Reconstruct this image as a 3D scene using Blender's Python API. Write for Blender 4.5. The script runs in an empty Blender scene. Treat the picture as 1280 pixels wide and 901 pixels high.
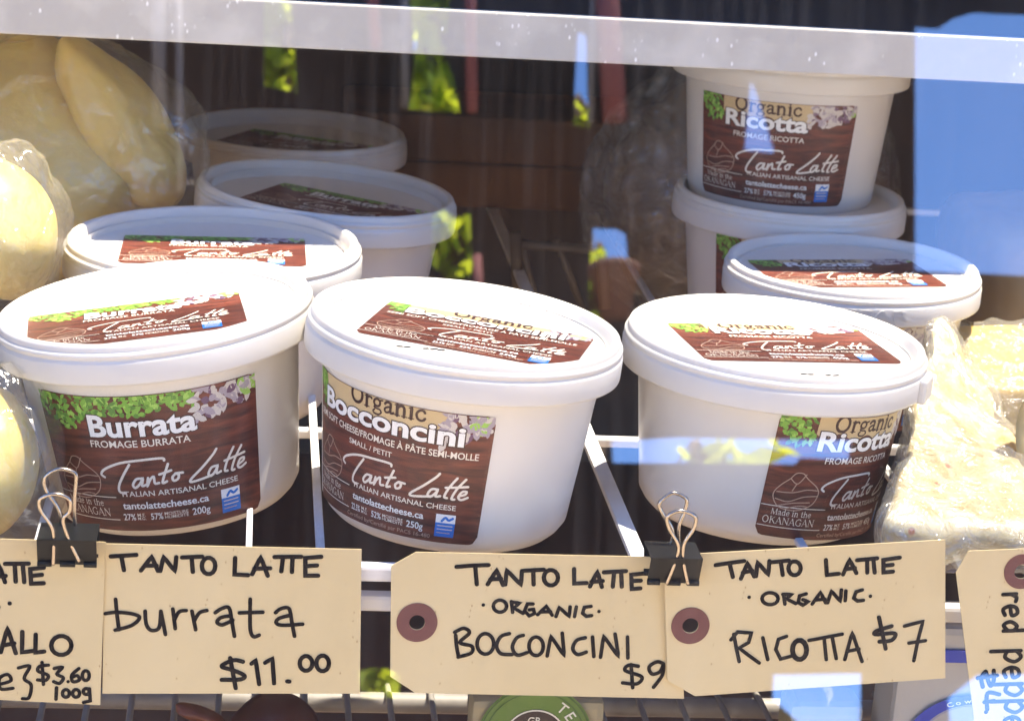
import bpy, bmesh, math, random
from math import sin, cos, tan, radians, degrees, pi, atan2, sqrt, asin
from mathutils import Vector, Matrix, noise, Euler

# ------------------------------------------------------------------ camera
SC = bpy.context.scene
COL = SC.collection
F_PX = 2800.0
YAW, PITCH, ROLL = radians(7.0), radians(-16.5), radians(3.9)
FWD = Vector((sin(YAW) * cos(PITCH), cos(YAW) * cos(PITCH), sin(PITCH)))
RGT0 = Vector((cos(YAW), -sin(YAW), 0.0))
UP0 = RGT0.cross(FWD)
RGT = RGT0 * cos(ROLL) + UP0 * sin(ROLL)
UPV = UP0 * cos(ROLL) - RGT0 * sin(ROLL)


def ray(px, py):
    return FWD + RGT * ((px - 640.0) / F_PX) - UPV * ((py - 450.5) / F_PX)


EYE = Vector((0, 0, 0.066)) - ray(584, 406) * 0.805


def at(px, py, Y=None, Z=None, D=None):
    """the point of the place seen at a pixel, on a plane of constant Y, of constant Z, or at a depth"""
    d = ray(px, py)
    if D is not None:
        return EYE + d * D
    if Y is not None:
        return EYE + d * ((Y - EYE.y) / d.y)
    return EYE + d * ((Z - EYE.z) / d.z)


cam_d = bpy.data.cameras.new("camera")
cam = bpy.data.objects.new("camera", cam_d)
COL.objects.link(cam)
cam_d.sensor_fit = 'HORIZONTAL'
cam_d.sensor_width = 36.0
cam_d.lens = 36.0 * F_PX / 1280.0
cam_d.clip_start = 0.02
cam_d.clip_end = 2000.0
M3 = Matrix((RGT, UPV, -FWD)).transposed()
cam.matrix_world = Matrix.Translation(EYE) @ M3.to_4x4()
SC.camera = cam
cam_d.dof.use_dof = True
cam_d.dof.focus_distance = 0.79
cam_d.dof.aperture_fstop = 30.0

# ------------------------------------------------------------------ light
SUN_EL, SUN_AZ = radians(78.0), radians(72.0)      # azimuth measured from +Y, clockwise: high, to the right and a little behind the case front
SUN_DIR = Vector((sin(SUN_AZ) * cos(SUN_EL), cos(SUN_AZ) * cos(SUN_EL), sin(SUN_EL)))
world = bpy.data.worlds.new("World")
SC.world = world
world.use_nodes = True
wn = world.node_tree
sky = wn.nodes.new("ShaderNodeTexSky")
sky.sky_type = 'NISHITA'
sky.sun_disc = False
sky.sun_elevation = SUN_EL
sky.sun_rotation = SUN_AZ
sky.air_density = 0.5
sky.dust_density = 0.0
sky.ozone_density = 10.0
bg = wn.nodes["Background"]
bg.inputs["Strength"].default_value = 0.15
wn.links.new(sky.outputs[0], bg.inputs["Color"])
sun_d = bpy.data.lights.new("sun", 'SUN')
sun_d.energy = 3.6
sun_d.angle = radians(0.5)
sun_d.color = (1.0, 0.89, 0.72)
sun = bpy.data.objects.new("sun", sun_d)
COL.objects.link(sun)
sun.rotation_euler = SUN_DIR.to_track_quat('Z', 'Y').to_euler()
SC.view_settings.view_transform = 'Standard'
SC.view_settings.look = 'None'
SC.view_settings.gamma = 1.0
SC.view_settings.exposure = 3.0
SC.cycles.max_bounces = 10
SC.cycles.diffuse_bounces = 5
SC.cycles.transparent_max_bounces = 24
SC.cycles.caustics_reflective = False
SC.cycles.caustics_refractive = False
SC.cycles.sample_clamp_indirect = 6.0
SC.cycles.use_denoising = True


# ------------------------------------------------------------------ helpers
def link(o, parent=None):
    COL.objects.link(o)
    if parent is not None:
        o.parent = parent
    return o


def props(o, label=None, cat=None, group=None, kind=None):
    if label: o["label"] = label
    if cat: o["category"] = cat
    if group: o["group"] = group
    if kind: o["kind"] = kind
    return o


def empty(name, loc=(0, 0, 0), rot=(0, 0, 0), label=None, cat=None, group=None):
    o = bpy.data.objects.new(name, None)
    o.empty_display_size = 0.02
    o.location = loc
    o.rotation_euler = rot
    link(o)
    return props(o, label, cat, group)


def obj(name, bm, mats, parent=None, smooth=False, label=None, cat=None, group=None, kind=None):
    me = bpy.data.meshes.new(name)
    bm.normal_update()
    bm.to_mesh(me)
    bm.free()
    for m in (mats if isinstance(mats, (list, tuple)) else [mats]):
        me.materials.append(m)
    if smooth:
        for p in me.polygons:
            p.use_smooth = True
    o = bpy.data.objects.new(name, me)
    link(o, parent)
    return props(o, label, cat, group, kind)


def add_box(bm, lo, hi, bevel=0.0, mat=0, M=None):
    geo = bmesh.ops.create_cube(bm, size=1.0)
    vs = geo["verts"]
    for v in vs:
        v.co = Vector([(lo[i] + hi[i]) / 2 + v.co[i] * (hi[i] - lo[i]) for i in range(3)])
    fs = list({f for v in vs for f in v.link_faces})
    for f in fs:
        f.material_index = mat
    if bevel > 0:
        es = list({e for v in vs for e in v.link_edges})
        r = bmesh.ops.bevel(bm, geom=es, offset=bevel, segments=2, affect='EDGES', profile=0.6)
        vs = list({v for f in r["faces"] for v in f.verts} | {v for v in vs if v.is_valid})
    if M is not None:
        bmesh.ops.transform(bm, matrix=M, verts=[v for v in vs if v.is_valid])
    return vs


def add_tube(bm, pts, rad, seg=8, mat=0, cap=True):
    pts = [Vector(p) for p in pts]
    n = len(pts)
    rads = rad if isinstance(rad, (list, tuple)) else [rad] * n
    rings = []
    prev = None
    for i, p in enumerate(pts):
        t = (pts[min(i + 1, n - 1)] - pts[max(i - 1, 0)]).normalized()
        if prev is None:
            a = Vector((0, 0, 1)) if abs(t.z) < 0.9 else Vector((1, 0, 0))
            u = t.cross(a).normalized()
        else:
            u = (prev - t * prev.dot(t)).normalized()
        prev = u
        w = t.cross(u)
        rings.append([bm.verts.new(p + (u * cos(2 * pi * k / seg) + w * sin(2 * pi * k / seg)) * rads[i]) for k in range(seg)])
    for a, b in zip(rings, rings[1:]):
        for k in range(seg):
            f = bm.faces.new((a[k], a[(k + 1) % seg], b[(k + 1) % seg], b[k]))
            f.material_index = mat
            f.smooth = True
    if cap:
        bm.faces.new(list(reversed(rings[0]))).material_index = mat
        bm.faces.new(rings[-1]).material_index = mat


def add_lathe(bm, prof, seg=96, mat=0):
    """prof: (r, z) from the axis outwards"""
    rings = []
    for r, z in prof:
        if r < 1e-6:
            rings.append([bm.verts.new((0, 0, z))])
        else:
            rings.append([bm.verts.new((r * sin(2 * pi * k / seg), -r * cos(2 * pi * k / seg), z)) for k in range(seg)])
    for a, b in zip(rings, rings[1:]):
        for k in range(seg):
            k2 = (k + 1) % seg
            q = [a[k % len(a)]] + ([a[k2]] if len(a) > 1 else []) + ([b[k2]] if len(b) > 1 else []) + [b[k % len(b)]]
            f = bm.faces.new(q)
            f.smooth = True
            f.material_index = mat


def catmull(pts, n=6):
    if len(pts) < 3:
        return list(pts)
    P = [pts[0]] + list(pts) + [pts[-1]]
    out = []
    for i in range(1, len(P) - 2):
        p0, p1, p2, p3 = P[i - 1], P[i], P[i + 1], P[i + 2]
        for k in range(n):
            t = k / n
            out.append(tuple(0.5 * ((2 * p1[j]) + (-p0[j] + p2[j]) * t + (2 * p0[j] - 5 * p1[j] + 4 * p2[j] - p3[j]) * t * t
                                    + (-p0[j] + 3 * p1[j] - 3 * p2[j] + p3[j]) * t ** 3) for j in range(len(p1))))
    out.append(tuple(P[-2]))
    return out


def resample(pts, step):
    out = [pts[0]]
    for a, b in zip(pts, pts[1:]):
        L = math.dist(a, b)
        k = max(1, int(math.ceil(L / step)))
        for i in range(1, k + 1):
            out.append(tuple(a[j] + (b[j] - a[j]) * i / k for j in range(2)))
    return out


def smooth_noise_shape(bm, amp, scale, seed, ridged=False):
    bm.normal_update()
    for v in bm.verts:
        q = v.co * scale + Vector((seed * 7.1, seed * 3.7, seed * 1.3))
        d = (1.0 - abs(noise.noise(q)) * 2.2) if ridged else noise.noise(q)
        v.co += v.normal * d * amp


# ------------------------------------------------------------------ materials
def mat(name, base=(0.8, 0.8, 0.8), rough=0.5, metal=0.0, spec=0.5, sss=0.0, sss_scale=0.01, sss_rad=(1, 0.9, 0.8), coat=0.0, bump=None, mottle=None):
    m = bpy.data.materials.new(name)
    m.use_nodes = True
    nt = m.node_tree
    b = nt.nodes["Principled BSDF"]
    b.inputs["Base Color"].default_value = (*base, 1)
    b.inputs["Roughness"].default_value = rough
    b.inputs["Metallic"].default_value = metal
    b.inputs["Specular IOR Level"].default_value = spec
    b.inputs["Coat Weight"].default_value = coat
    b.inputs["Coat Roughness"].default_value = 0.15
    if sss > 0:
        b.inputs["Subsurface Weight"].default_value = sss
        b.inputs["Subsurface Scale"].default_value = sss_scale
        b.inputs["Subsurface Radius"].default_value = sss_rad
    if bump or mottle:
        tc = nt.nodes.new("ShaderNodeTexCoord")
    if bump:                                   # (scale, strength, distance, detail[, stretch])
        n = nt.nodes.new("ShaderNodeTexNoise")
        n.inputs["Scale"].default_value = bump[0]
        n.inputs["Detail"].default_value = bump[3]
        bp = nt.nodes.new("ShaderNodeBump")
        bp.inputs["Strength"].default_value = bump[1]
        bp.inputs["Distance"].default_value = bump[2]
        nt.links.new(tc.outputs["Object"], n.inputs["Vector"])
        nt.links.new(n.outputs["Fac"], bp.inputs["Height"])
        nt.links.new(bp.outputs[0], b.inputs["Normal"])
    if mottle:                                 # (scale, colour2, lo, hi)
        n = nt.nodes.new("ShaderNodeTexNoise")
        n.inputs["Scale"].default_value = mottle[0]
        n.inputs["Detail"].default_value = 5
        r = nt.nodes.new("ShaderNodeValToRGB")
        r.color_ramp.elements[0].position = mottle[2]
        r.color_ramp.elements[1].position = mottle[3]
        r.color_ramp.elements[0].color = (*base, 1)
        r.color_ramp.elements[1].color = (*mottle[1], 1)
        nt.links.new(tc.outputs["Object"], n.inputs["Vector"])
        nt.links.new(n.outputs["Fac"], r.inputs["Fac"])
        nt.links.new(r.outputs[0], b.inputs["Base Color"])
    return m


def glass_mat(name, ior=1.9, dust=0.015, streak=True):
    """a clear pane: fresnel mirror over a see-through body, with faint wiping streaks and dust"""
    m = bpy.data.materials.new(name)
    m.use_nodes = True
    nt = m.node_tree
    nt.nodes.clear()
    out = nt.nodes.new("ShaderNodeOutputMaterial")
    tr = nt.nodes.new("ShaderNodeBsdfTransparent")
    gl = nt.nodes.new("ShaderNodeBsdfGlossy")
    gl.inputs["Roughness"].default_value = 0.0
    df = nt.nodes.new("ShaderNodeBsdfDiffuse")
    df.inputs["Color"].default_value = (0.75, 0.76, 0.8, 1)
    lw = nt.nodes.new("ShaderNodeLayerWeight")          # Schlick's curve, the same from both sides of the pane
    lw.inputs["Blend"].default_value = 0.5
    pw = nt.nodes.new("ShaderNodeMath"); pw.operation = 'POWER'; pw.inputs[1].default_value = 5.0
    fr = nt.nodes.new("ShaderNodeMapRange")
    fr.inputs["To Min"].default_value = ((ior - 1) / (ior + 1)) ** 2
    nt.links.new(lw.outputs["Facing"], pw.inputs[0])
    nt.links.new(pw.outputs[0], fr.inputs["Value"])
    m1 = nt.nodes.new("ShaderNodeMixShader")
    m2 = nt.nodes.new("ShaderNodeMixShader")
    nt.links.new(fr.outputs[0], m1.inputs[0])
    nt.links.new(tr.outputs[0], m1.inputs[1])
    nt.links.new(gl.outputs[0], m1.inputs[2])
    tc = nt.nodes.new("ShaderNodeTexCoord")
    mp = nt.nodes.new("ShaderNodeMapping")
    mp.inputs["Scale"].default_value = (260.0, 9.0, 9.0)
    n = nt.nodes.new("ShaderNodeTexNoise")
    n.inputs["Scale"].default_value = 1.0
    n.inputs["Detail"].default_value = 6.0
    mr = nt.nodes.new("ShaderNodeMapRange")
    mr.inputs["From Min"].default_value = 0.45
    mr.inputs["From Max"].default_value = 0.8
    mr.inputs["To Min"].default_value = dust * 0.25
    mr.inputs["To Max"].default_value = dust * 2.0
    nt.links.new(tc.outputs["Object"], mp.inputs["Vector"])
    nt.links.new(mp.outputs[0], n.inputs["Vector"])
    nt.links.new(n.outputs["Fac"], mr.inputs["Value"])
    n2 = nt.nodes.new("ShaderNodeTexNoise")
    n2.inputs["Scale"].default_value = 11.0
    n2.inputs["Detail"].default_value = 4.0
    m3 = nt.nodes.new("ShaderNodeMapRange")
    m3.inputs["From Min"].default_value = 0.35
    m3.inputs["From Max"].default_value = 0.7
    m3.inputs["To Min"].default_value = 0.3
    m3.inputs["To Max"].default_value = 2.4
    mu = nt.nodes.new("ShaderNodeMath"); mu.operation = 'MULTIPLY'
    nt.links.new(tc.outputs["Object"], n2.inputs["Vector"])
    nt.links.new(n2.outputs["Fac"], m3.inputs["Value"])
    nt.links.new(mr.outputs[0], mu.inputs[0])
    nt.links.new(m3.outputs[0], mu.inputs[1])
    nt.links.new(mu.outputs[0], m2.inputs[0])
    nt.links.new(m1.outputs[0], m2.inputs[1])
    nt.links.new(df.outputs[0], m2.inputs[2])
    nt.links.new(m2.outputs[0], out.inputs["Surface"])
    return m


def film_mat(name, gloss=0.14, haze=0.07, tint=(0.95, 0.93, 0.85), bump=(90, 0.6, 0.004), rough=0.1):
    m = bpy.data.materials.new(name)
    m.use_nodes = True
    nt = m.node_tree
    nt.nodes.clear()
    out = nt.nodes.new("ShaderNodeOutputMaterial")
    tr = nt.nodes.new("ShaderNodeBsdfTransparent")
    tr.inputs["Color"].default_value = (0.97, 0.97, 0.95, 1)
    gl = nt.nodes.new("ShaderNodeBsdfGlossy")
    gl.inputs["Roughness"].default_value = rough
    df = nt.nodes.new("ShaderNodeBsdfDiffuse")
    df.inputs["Color"].default_value = (*tint, 1)
    lw = nt.nodes.new("ShaderNodeLayerWeight")
    lw.inputs["Blend"].default_value = 0.35
    mr = nt.nodes.new("ShaderNodeMapRange")
    mr.inputs["To Min"].default_value = gloss * 0.5
    mr.inputs["To Max"].default_value = gloss * 2.0
    tc = nt.nodes.new("ShaderNodeTexCoord")
    n = nt.nodes.new("ShaderNodeTexNoise")
    n.inputs["Scale"].default_value = bump[0]
    n.inputs["Detail"].default_value = 4
    n.inputs["Distortion"].default_value = 1.5
    bp = nt.nodes.new("ShaderNodeBump")
    bp.inputs["Strength"].default_value = bump[1]
    bp.inputs["Distance"].default_value = bump[2]
    m1 = nt.nodes.new("ShaderNodeMixShader")
    m2 = nt.nodes.new("ShaderNodeMixShader")
    L = nt.links.new
    L(tc.outputs["Object"], n.inputs["Vector"])
    L(n.outputs["Fac"], bp.inputs["Height"])
    L(bp.outputs[0], gl.inputs["Normal"])
    L(bp.outputs[0], lw.inputs["Normal"])
    L(lw.outputs["Facing"], mr.inputs["Value"])
    L(mr.outputs[0], m1.inputs[0])
    L(tr.outputs[0], m1.inputs[1])
    L(gl.outputs[0], m1.inputs[2])
    m2.inputs[0].default_value = haze
    L(m1.outputs[0], m2.inputs[1])
    L(df.outputs[0], m2.inputs[2])
    L(m2.outputs[0], out.inputs["Surface"])
    return m


def wood_print():
    m = mat("printed_wood", (0.1, 0.03, 0.02), 0.42)
    nt = m.node_tree
    b = nt.nodes["Principled BSDF"]
    uv = nt.nodes.new("ShaderNodeTexCoord")
    mp = nt.nodes.new("ShaderNodeMapping")
    mp.inputs["Scale"].default_value = (2.2, 17.0, 1.0)
    mp.inputs["Rotation"].default_value = (0, 0, radians(14))
    n = nt.nodes.new("ShaderNodeTexNoise")
    n.inputs["Scale"].default_value = 2.0
    n.inputs["Detail"].default_value = 8
    n.inputs["Distortion"].default_value = 0.6
    n2 = nt.nodes.new("ShaderNodeTexNoise")
    n2.inputs["Scale"].default_value = 2.4
    n2.inputs["Detail"].default_value = 2
    r = nt.nodes.new("ShaderNodeValToRGB")
    r.color_ramp.elements[0].position = 0.3
    r.color_ramp.elements[0].color = (0.050, 0.013, 0.009, 1)
    r.color_ramp.elements[1].position = 0.72
    r.color_ramp.elements[1].color = (0.25, 0.060, 0.032, 1)
    mx = nt.nodes.new("ShaderNodeMix")
    mx.data_type = 'RGBA'
    mx.blend_type = 'MULTIPLY'
    mx.inputs["Factor"].default_value = 0.55
    r2 = nt.nodes.new("ShaderNodeValToRGB")
    r2.color_ramp.elements[0].position = 0.35
    r2.color_ramp.elements[0].color = (0.45, 0.36, 0.36, 1)
    r2.color_ramp.elements[1].position = 0.65
    r2.color_ramp.elements[1].color = (1, 1, 1, 1)
    L = nt.links.new
    L(uv.outputs["UV"], mp.inputs["Vector"])
    L(mp.outputs[0], n.inputs["Vector"])
    L(uv.outputs["UV"], n2.inputs["Vector"])
    L(n.outputs["Fac"], r.inputs["Fac"])
    L(n2.outputs["Fac"], r2.inputs["Fac"])
    L(r.outputs[0], mx.inputs[6])
    L(r2.outputs[0], mx.inputs[7])
    L(mx.outputs[2], b.inputs["Base Color"])
    return m


def speckle(m, scale, lim, col):
    """small scuffs and specks over a painted surface"""
    nt = m.node_tree
    b = nt.nodes["Principled BSDF"]
    tc = nt.nodes.new("ShaderNodeTexCoord")
    mp = nt.nodes.new("ShaderNodeMapping"); mp.inputs["Scale"].default_value = (1.0, 1.0, 0.55)
    v = nt.nodes.new("ShaderNodeTexVoronoi"); v.inputs["Scale"].default_value = scale
    n = nt.nodes.new("ShaderNodeTexNoise"); n.inputs["Scale"].default_value = scale * .16; n.inputs["Detail"].default_value = 3
    a = nt.nodes.new("ShaderNodeMapRange"); a.inputs["From Min"].default_value = lim; a.inputs["From Max"].default_value = lim * .5
    c = nt.nodes.new("ShaderNodeMapRange"); c.inputs["From Min"].default_value = .52; c.inputs["From Max"].default_value = .6
    mu = nt.nodes.new("ShaderNodeMath"); mu.operation = 'MULTIPLY'
    mx = nt.nodes.new("ShaderNodeMix"); mx.data_type = 'RGBA'
    old = b.inputs["Base Color"].links[0].from_socket
    L = nt.links.new
    L(tc.outputs["Object"], mp.inputs["Vector"]); L(mp.outputs[0], v.inputs["Vector"]); L(tc.outputs["Object"], n.inputs["Vector"])
    L(v.outputs["Distance"], a.inputs["Value"]); L(n.outputs["Fac"], c.inputs["Value"])
    L(a.outputs[0], mu.inputs[0]); L(c.outputs[0], mu.inputs[1]); L(mu.outputs[0], mx.inputs["Factor"])
    L(old, mx.inputs[6]); mx.inputs[7].default_value = (*col, 1)
    L(mx.outputs[2], b.inputs["Base Color"])


TUB_M = mat("translucent_tub_plastic", (0.77, 0.73, 0.665), 0.3, sss=0.35, sss_scale=0.012, bump=(9, 0.06, 0.003, 2))
LID_M = mat("white_lid_plastic", (0.70, 0.675, 0.63), 0.32, sss=0.25, sss_scale=0.006, bump=(14, 0.05, 0.002, 2))
SHELF_M = mat("white_coated_wire", (0.78, 0.78, 0.79), 0.35, mottle=(60, (0.6, 0.58, 0.55), 0.55, 0.8))
RAIL_M = mat("white_scuffed_rail", (0.50, 0.475, 0.43), 0.4, mottle=(42, (0.64, 0.61, 0.55), 0.5, 0.75), bump=(120, 0.2, 0.001, 4))
speckle(RAIL_M, 300, .22, (.88, .87, .84))
DARK_M = mat("dark_brown_interior", (0.16, 0.085, 0.05), 0.6, mottle=(7, (0.22, 0.125, 0.075), 0.4, 0.7), bump=(40, 0.3, 0.002, 4))
BLACK_M = mat("matte_black_panel", (0.06, 0.034, 0.022), 0.7, mottle=(9, (0.09, 0.052, 0.034), 0.4, 0.7))
PLATE_M = mat("added_sheet_dark", (0.014, 0.012, 0.014), 0.65)
CARD_M = mat("manila_card", (0.64, 0.50, 0.26), 0.62, mottle=(16, (0.69, 0.555, 0.31), 0.35, 0.7), bump=(300, 0.15, 0.0005, 4))
speckle(CARD_M, 520, .16, (.40, .28, .12))
INK_M = mat("black_marker_ink", (0.006, 0.003, 0.004), 0.6, spec=.2)
RING_M = mat("reddish_brown_paper_ring", (0.17, 0.062, 0.05), 0.7, bump=(400, 0.2, 0.0005, 4))
CLIP_M = mat("black_enamel", (0.004, 0.004, 0.004), 0.5, spec=.3)
WIRE_M = mat("polished_wire", (0.42, 0.36, 0.30), 0.25, metal=1.0)
CHEESE_M = mat("pale_yellow_cheese_rind", (0.76, 0.57, 0.15), 0.38, sss=0.4, sss_scale=0.012, sss_rad=(1, 0.7, 0.3), mottle=(14, (0.80, 0.63, 0.22), 0.35, 0.7), bump=(34, 0.35, 0.004, 4))
PANE_M = glass_mat("clear_case_glass", 2.25, 0.0021)
FILM_M = film_mat("clear_bag_film", 0.12, 0.055, bump=(38, 0.8, 0.008), rough=0.12)
WRAP_M = film_mat("crinkled_cling_wrap", 0.22, 0.09, bump=(60, 1.0, 0.010), rough=0.13)

LM = {}
for k, c in dict(beige=(0.62, 0.47, 0.25), leaf=(0.20, 0.42, 0.05), leaf2=(0.34, 0.58, 0.10), leaf3=(0.10, 0.24, 0.03), lilac=(0.40, 0.34, 0.38),
                 petal=(0.62, 0.56, 0.50), plum=(0.16, 0.08, 0.14), dark=(0.05, 0.018, 0.014), cream=(0.84, 0.76, 0.64), white=(0.88, 0.87, 0.83),
                 blue=(0.015, 0.17, 0.58), navy=(0.02, 0.05, 0.2), tan=(0.5, 0.33, 0.24)).items():
    LM[k] = mat("print_" + k, c, 0.42)
LM["wood"] = wood_print()
LKEYS = list(LM)
LMATS = [LM[k] for k in LKEYS]

# ------------------------------------------------------------------ structure: the outside, the case
gb = bmesh.new()
bmesh.ops.create_grid(gb, x_segments=1, y_segments=1, size=300.0)
GROUND_M = mat("sandy_paving", (0.47, 0.375, 0.26), 0.85, mottle=(1.5, (0.40, 0.315, 0.215), 0.4, 0.7))
g = obj("ground", gb, GROUND_M, kind="structure")
g.location = (0, 0, -1.05)

GT = radians(18.0)
GN = Vector((0, -cos(GT), sin(GT)))
G0 = Vector((0, -0.105, -0.05))


def glass_at(px, py):
    d = ray(px, py)
    return EYE + d * ((G0 - EYE).dot(GN) / d.dot(GN))


def seen_in_glass(px, py, Y):
    """where, on the plane of constant Y behind the camera, the thing stands whose mirror image the pane shows at a pixel"""
    p = glass_at(px, py)
    d = (p - EYE).normalized()
    d = d - GN * (2 * d.dot(GN))
    return p + d * ((Y - p.y) / d.y)


case = empty("display_case", (0, 0.2, -1.05), label="glass fronted display case holding the cheese tubs on white wire shelves", cat="display case")


def case_part(name, bm, m):
    o = obj(name, bm, m, case)
    o.matrix_parent_inverse = Matrix.Translation((0, -0.2, 1.05))
    return o


def gy(z):
    return G0.y + (z - G0.z) * tan(GT)


XL, XR, YB = -0.75, 0.85, 0.62
b = bmesh.new(); add_box(b, (XL, YB, -0.3), (XR, YB + 0.02, 0.45)); case_part("back_panel", b, BLACK_M)
b = bmesh.new(); add_box(b, (XL - 0.02, -0.1, -0.3), (XL, YB, 0.45)); case_part("side_panel", b, BLACK_M)
b = bmesh.new(); add_box(b, (XR, -0.1, -0.3), (XR + 0.02, YB, 0.45)); case_part("side_panel", b, BLACK_M)
b = bmesh.new(); add_box(b, (XL, -0.12, -0.21), (XR, YB, -0.2)); case_part("floor_panel", b, DARK_M)
b = bmesh.new(); add_box(b, (XL, 0.207, 0.452), (XR, YB, 0.48)); case_part("shading_roof_panel", b, BLACK_M)  # unseen panel added to keep the sun off the upper shelf
b = bmesh.new(); add_box(b, (XL, -0.14, -1.05), (XR, YB, -0.322)); case_part("cabinet_base", b, DARK_M)
b = bmesh.new()
M = Matrix.Translation(G0) @ Matrix.Rotation(-GT, 4, 'X')
add_box(b, (XL, -0.0045, -0.255), (XR, 0.0, (0.45 - G0.z) / cos(GT)))
pane = case_part("glass_pane", b, PANE_M)
pane.matrix_parent_inverse = Matrix.Translation((0, -0.2, 1.05)) @ M

b = bmesh.new(); add_box(b, (XL, 0.058, 0.4505), (XR, 0.2065, 0.4545)); case_part("glass_top", b, PANE_M)

# solid upper shelf with its white front rail
YRAIL = 0.183
b = bmesh.new(); add_box(b, (XL, YRAIL + .007, 0.141), (XR, YB - 0.01, 0.147))
us = obj("upper_shelf", b, mat("pale_shelf_board", (0.72, 0.68, 0.60), .6), label="pale upper shelf with added dark top sheet, above the back rows of tubs", cat="shelf")  # board made pale to bounce light onto the back lids
zb = at(640, 74, Y=YRAIL).z
zt = at(640, 17, Y=YRAIL).z
b = bmesh.new()
add_box(b, (XL, YRAIL, zb), (XR, YRAIL + .004, zt), 0.0008)
add_box(b, (XL, YRAIL + .0041, zt - 0.004), (XR, YRAIL + .0068, zt), 0.0005)
rail = obj("shelf_rail", b, RAIL_M, us, label="scuffed white front rail")

b = bmesh.new(); add_box(b, (XL, YRAIL + .0072, 0.1474), (XR, YB - 0.01, 0.149)); obj("added_dark_sheet", b, PLATE_M, us)  # dark sheet added so the strip above the rail stays dark

# lower level: white wire shelf under the tubs
sh = empty("wire_shelf", (0, 0.05, -0.006), label="white wire shelf with flat cross bars under the cheese tubs", cat="shelf")


def shelf_part(name, bm, parent=sh):
    o = obj(name, bm, SHELF_M, parent)
    o.matrix_parent_inverse = Matrix.Translation((0, -0.05, 0.006))
    return o


ZS = -0.004
p_end = at(648, 690, Z=ZS)
b = bmesh.new(); add_box(b, (XL, -0.0625, ZS - 0.0045), (p_end.x, -0.0570, ZS + 0.0012), 0.0012); shelf_part("front_strip", b)
b = bmesh.new(); add_box(b, (XL, -0.060, ZS - 0.0165), (XR, -0.054, ZS - 0.0105), 0.0015); shelf_part("front_bar", b)
yb = at(770, 548, Z=ZS - 0.003).y
for yy in (yb, 0.56):
    b = bmesh.new(); add_box(b, (XL, yy - 0.002, ZS - 0.0065), (XR, yy + 0.0025, ZS - 0.0025), 0.001); shelf_part("long_bar", b)
for px, w in ((-160, .0022), (44, .0022), (311, .0016), (401, .0022), (797, .0042), (1010, .0022), (1190, .0025), (1400, .0025)):
    x = at(px, 690, Z=ZS).x
    b = bmesh.new(); add_box(b, (x - w / 1.4, -0.0535, ZS - 0.0024), (x + w / 1.4, 0.56, ZS), 0.0006); shelf_part("cross_bar", b)

RACK_M = mat("shade_toned_wire", (0.20, 0.19, 0.175), 0.55, mottle=(60, (0.13, 0.12, 0.105), 0.5, 0.8))  # white wire toned darker in colour, standing in for shade
# lowest rack with round wires
lr = empty("wire_rack", (0, 0.1, -0.105), label="lowest white wire rack of thin round wires below the price cards", cat="rack")
pb = at(240, 874, Y=0.05)
ZR = pb.z
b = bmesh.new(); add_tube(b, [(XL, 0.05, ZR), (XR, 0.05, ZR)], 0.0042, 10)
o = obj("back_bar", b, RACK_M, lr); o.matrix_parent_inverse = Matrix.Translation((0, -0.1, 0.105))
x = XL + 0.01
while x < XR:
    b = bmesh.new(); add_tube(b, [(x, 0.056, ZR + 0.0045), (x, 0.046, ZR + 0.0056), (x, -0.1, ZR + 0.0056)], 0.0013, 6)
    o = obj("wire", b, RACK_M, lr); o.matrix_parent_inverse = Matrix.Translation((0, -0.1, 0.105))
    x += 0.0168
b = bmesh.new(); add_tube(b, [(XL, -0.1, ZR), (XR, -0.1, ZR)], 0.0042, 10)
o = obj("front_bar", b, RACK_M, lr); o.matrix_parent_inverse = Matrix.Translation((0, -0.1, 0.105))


# ------------------------------------------------------------------ lettering in a plane: list of (verts2d, faces, level, key)
def text2d(body, bold=0.0):
    cu = bpy.data.curves.new("lettering", 'FONT')
    cu.body = body
    cu.size = 1.0
    cu.offset = bold
    cu.resolution_u = 4
    o = bpy.data.objects.new("lettering", cu)
    COL.objects.link(o)
    bpy.context.view_layer.update()
    me = bpy.data.meshes.new_from_object(o.evaluated_get(bpy.context.evaluated_depsgraph_get()))
    vs = [(v.co.x, v.co.y) for v in me.vertices]
    fs = [tuple(p.vertices) for p in me.polygons]
    bpy.data.objects.remove(o)
    bpy.data.curves.remove(cu)
    bpy.data.meshes.remove(me)
    return vs, fs


def fit_text(body, x0, x1, base, size, bold=0.0, bold_fit=None):
    """the lettering scaled so that it spans x0..x1, its baseline at base, with the given em height"""
    vs, fs = text2d(body, bold)
    ref = text2d(body, bold_fit)[0] if bold_fit is not None else vs
    a, b_ = min(v[0] for v in ref), max(v[0] for v in ref)
    k = (x1 - x0) / (b_ - a)
    return [(x0 + (v[0] - a) * k, base + v[1] * size) for v in vs], fs


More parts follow.
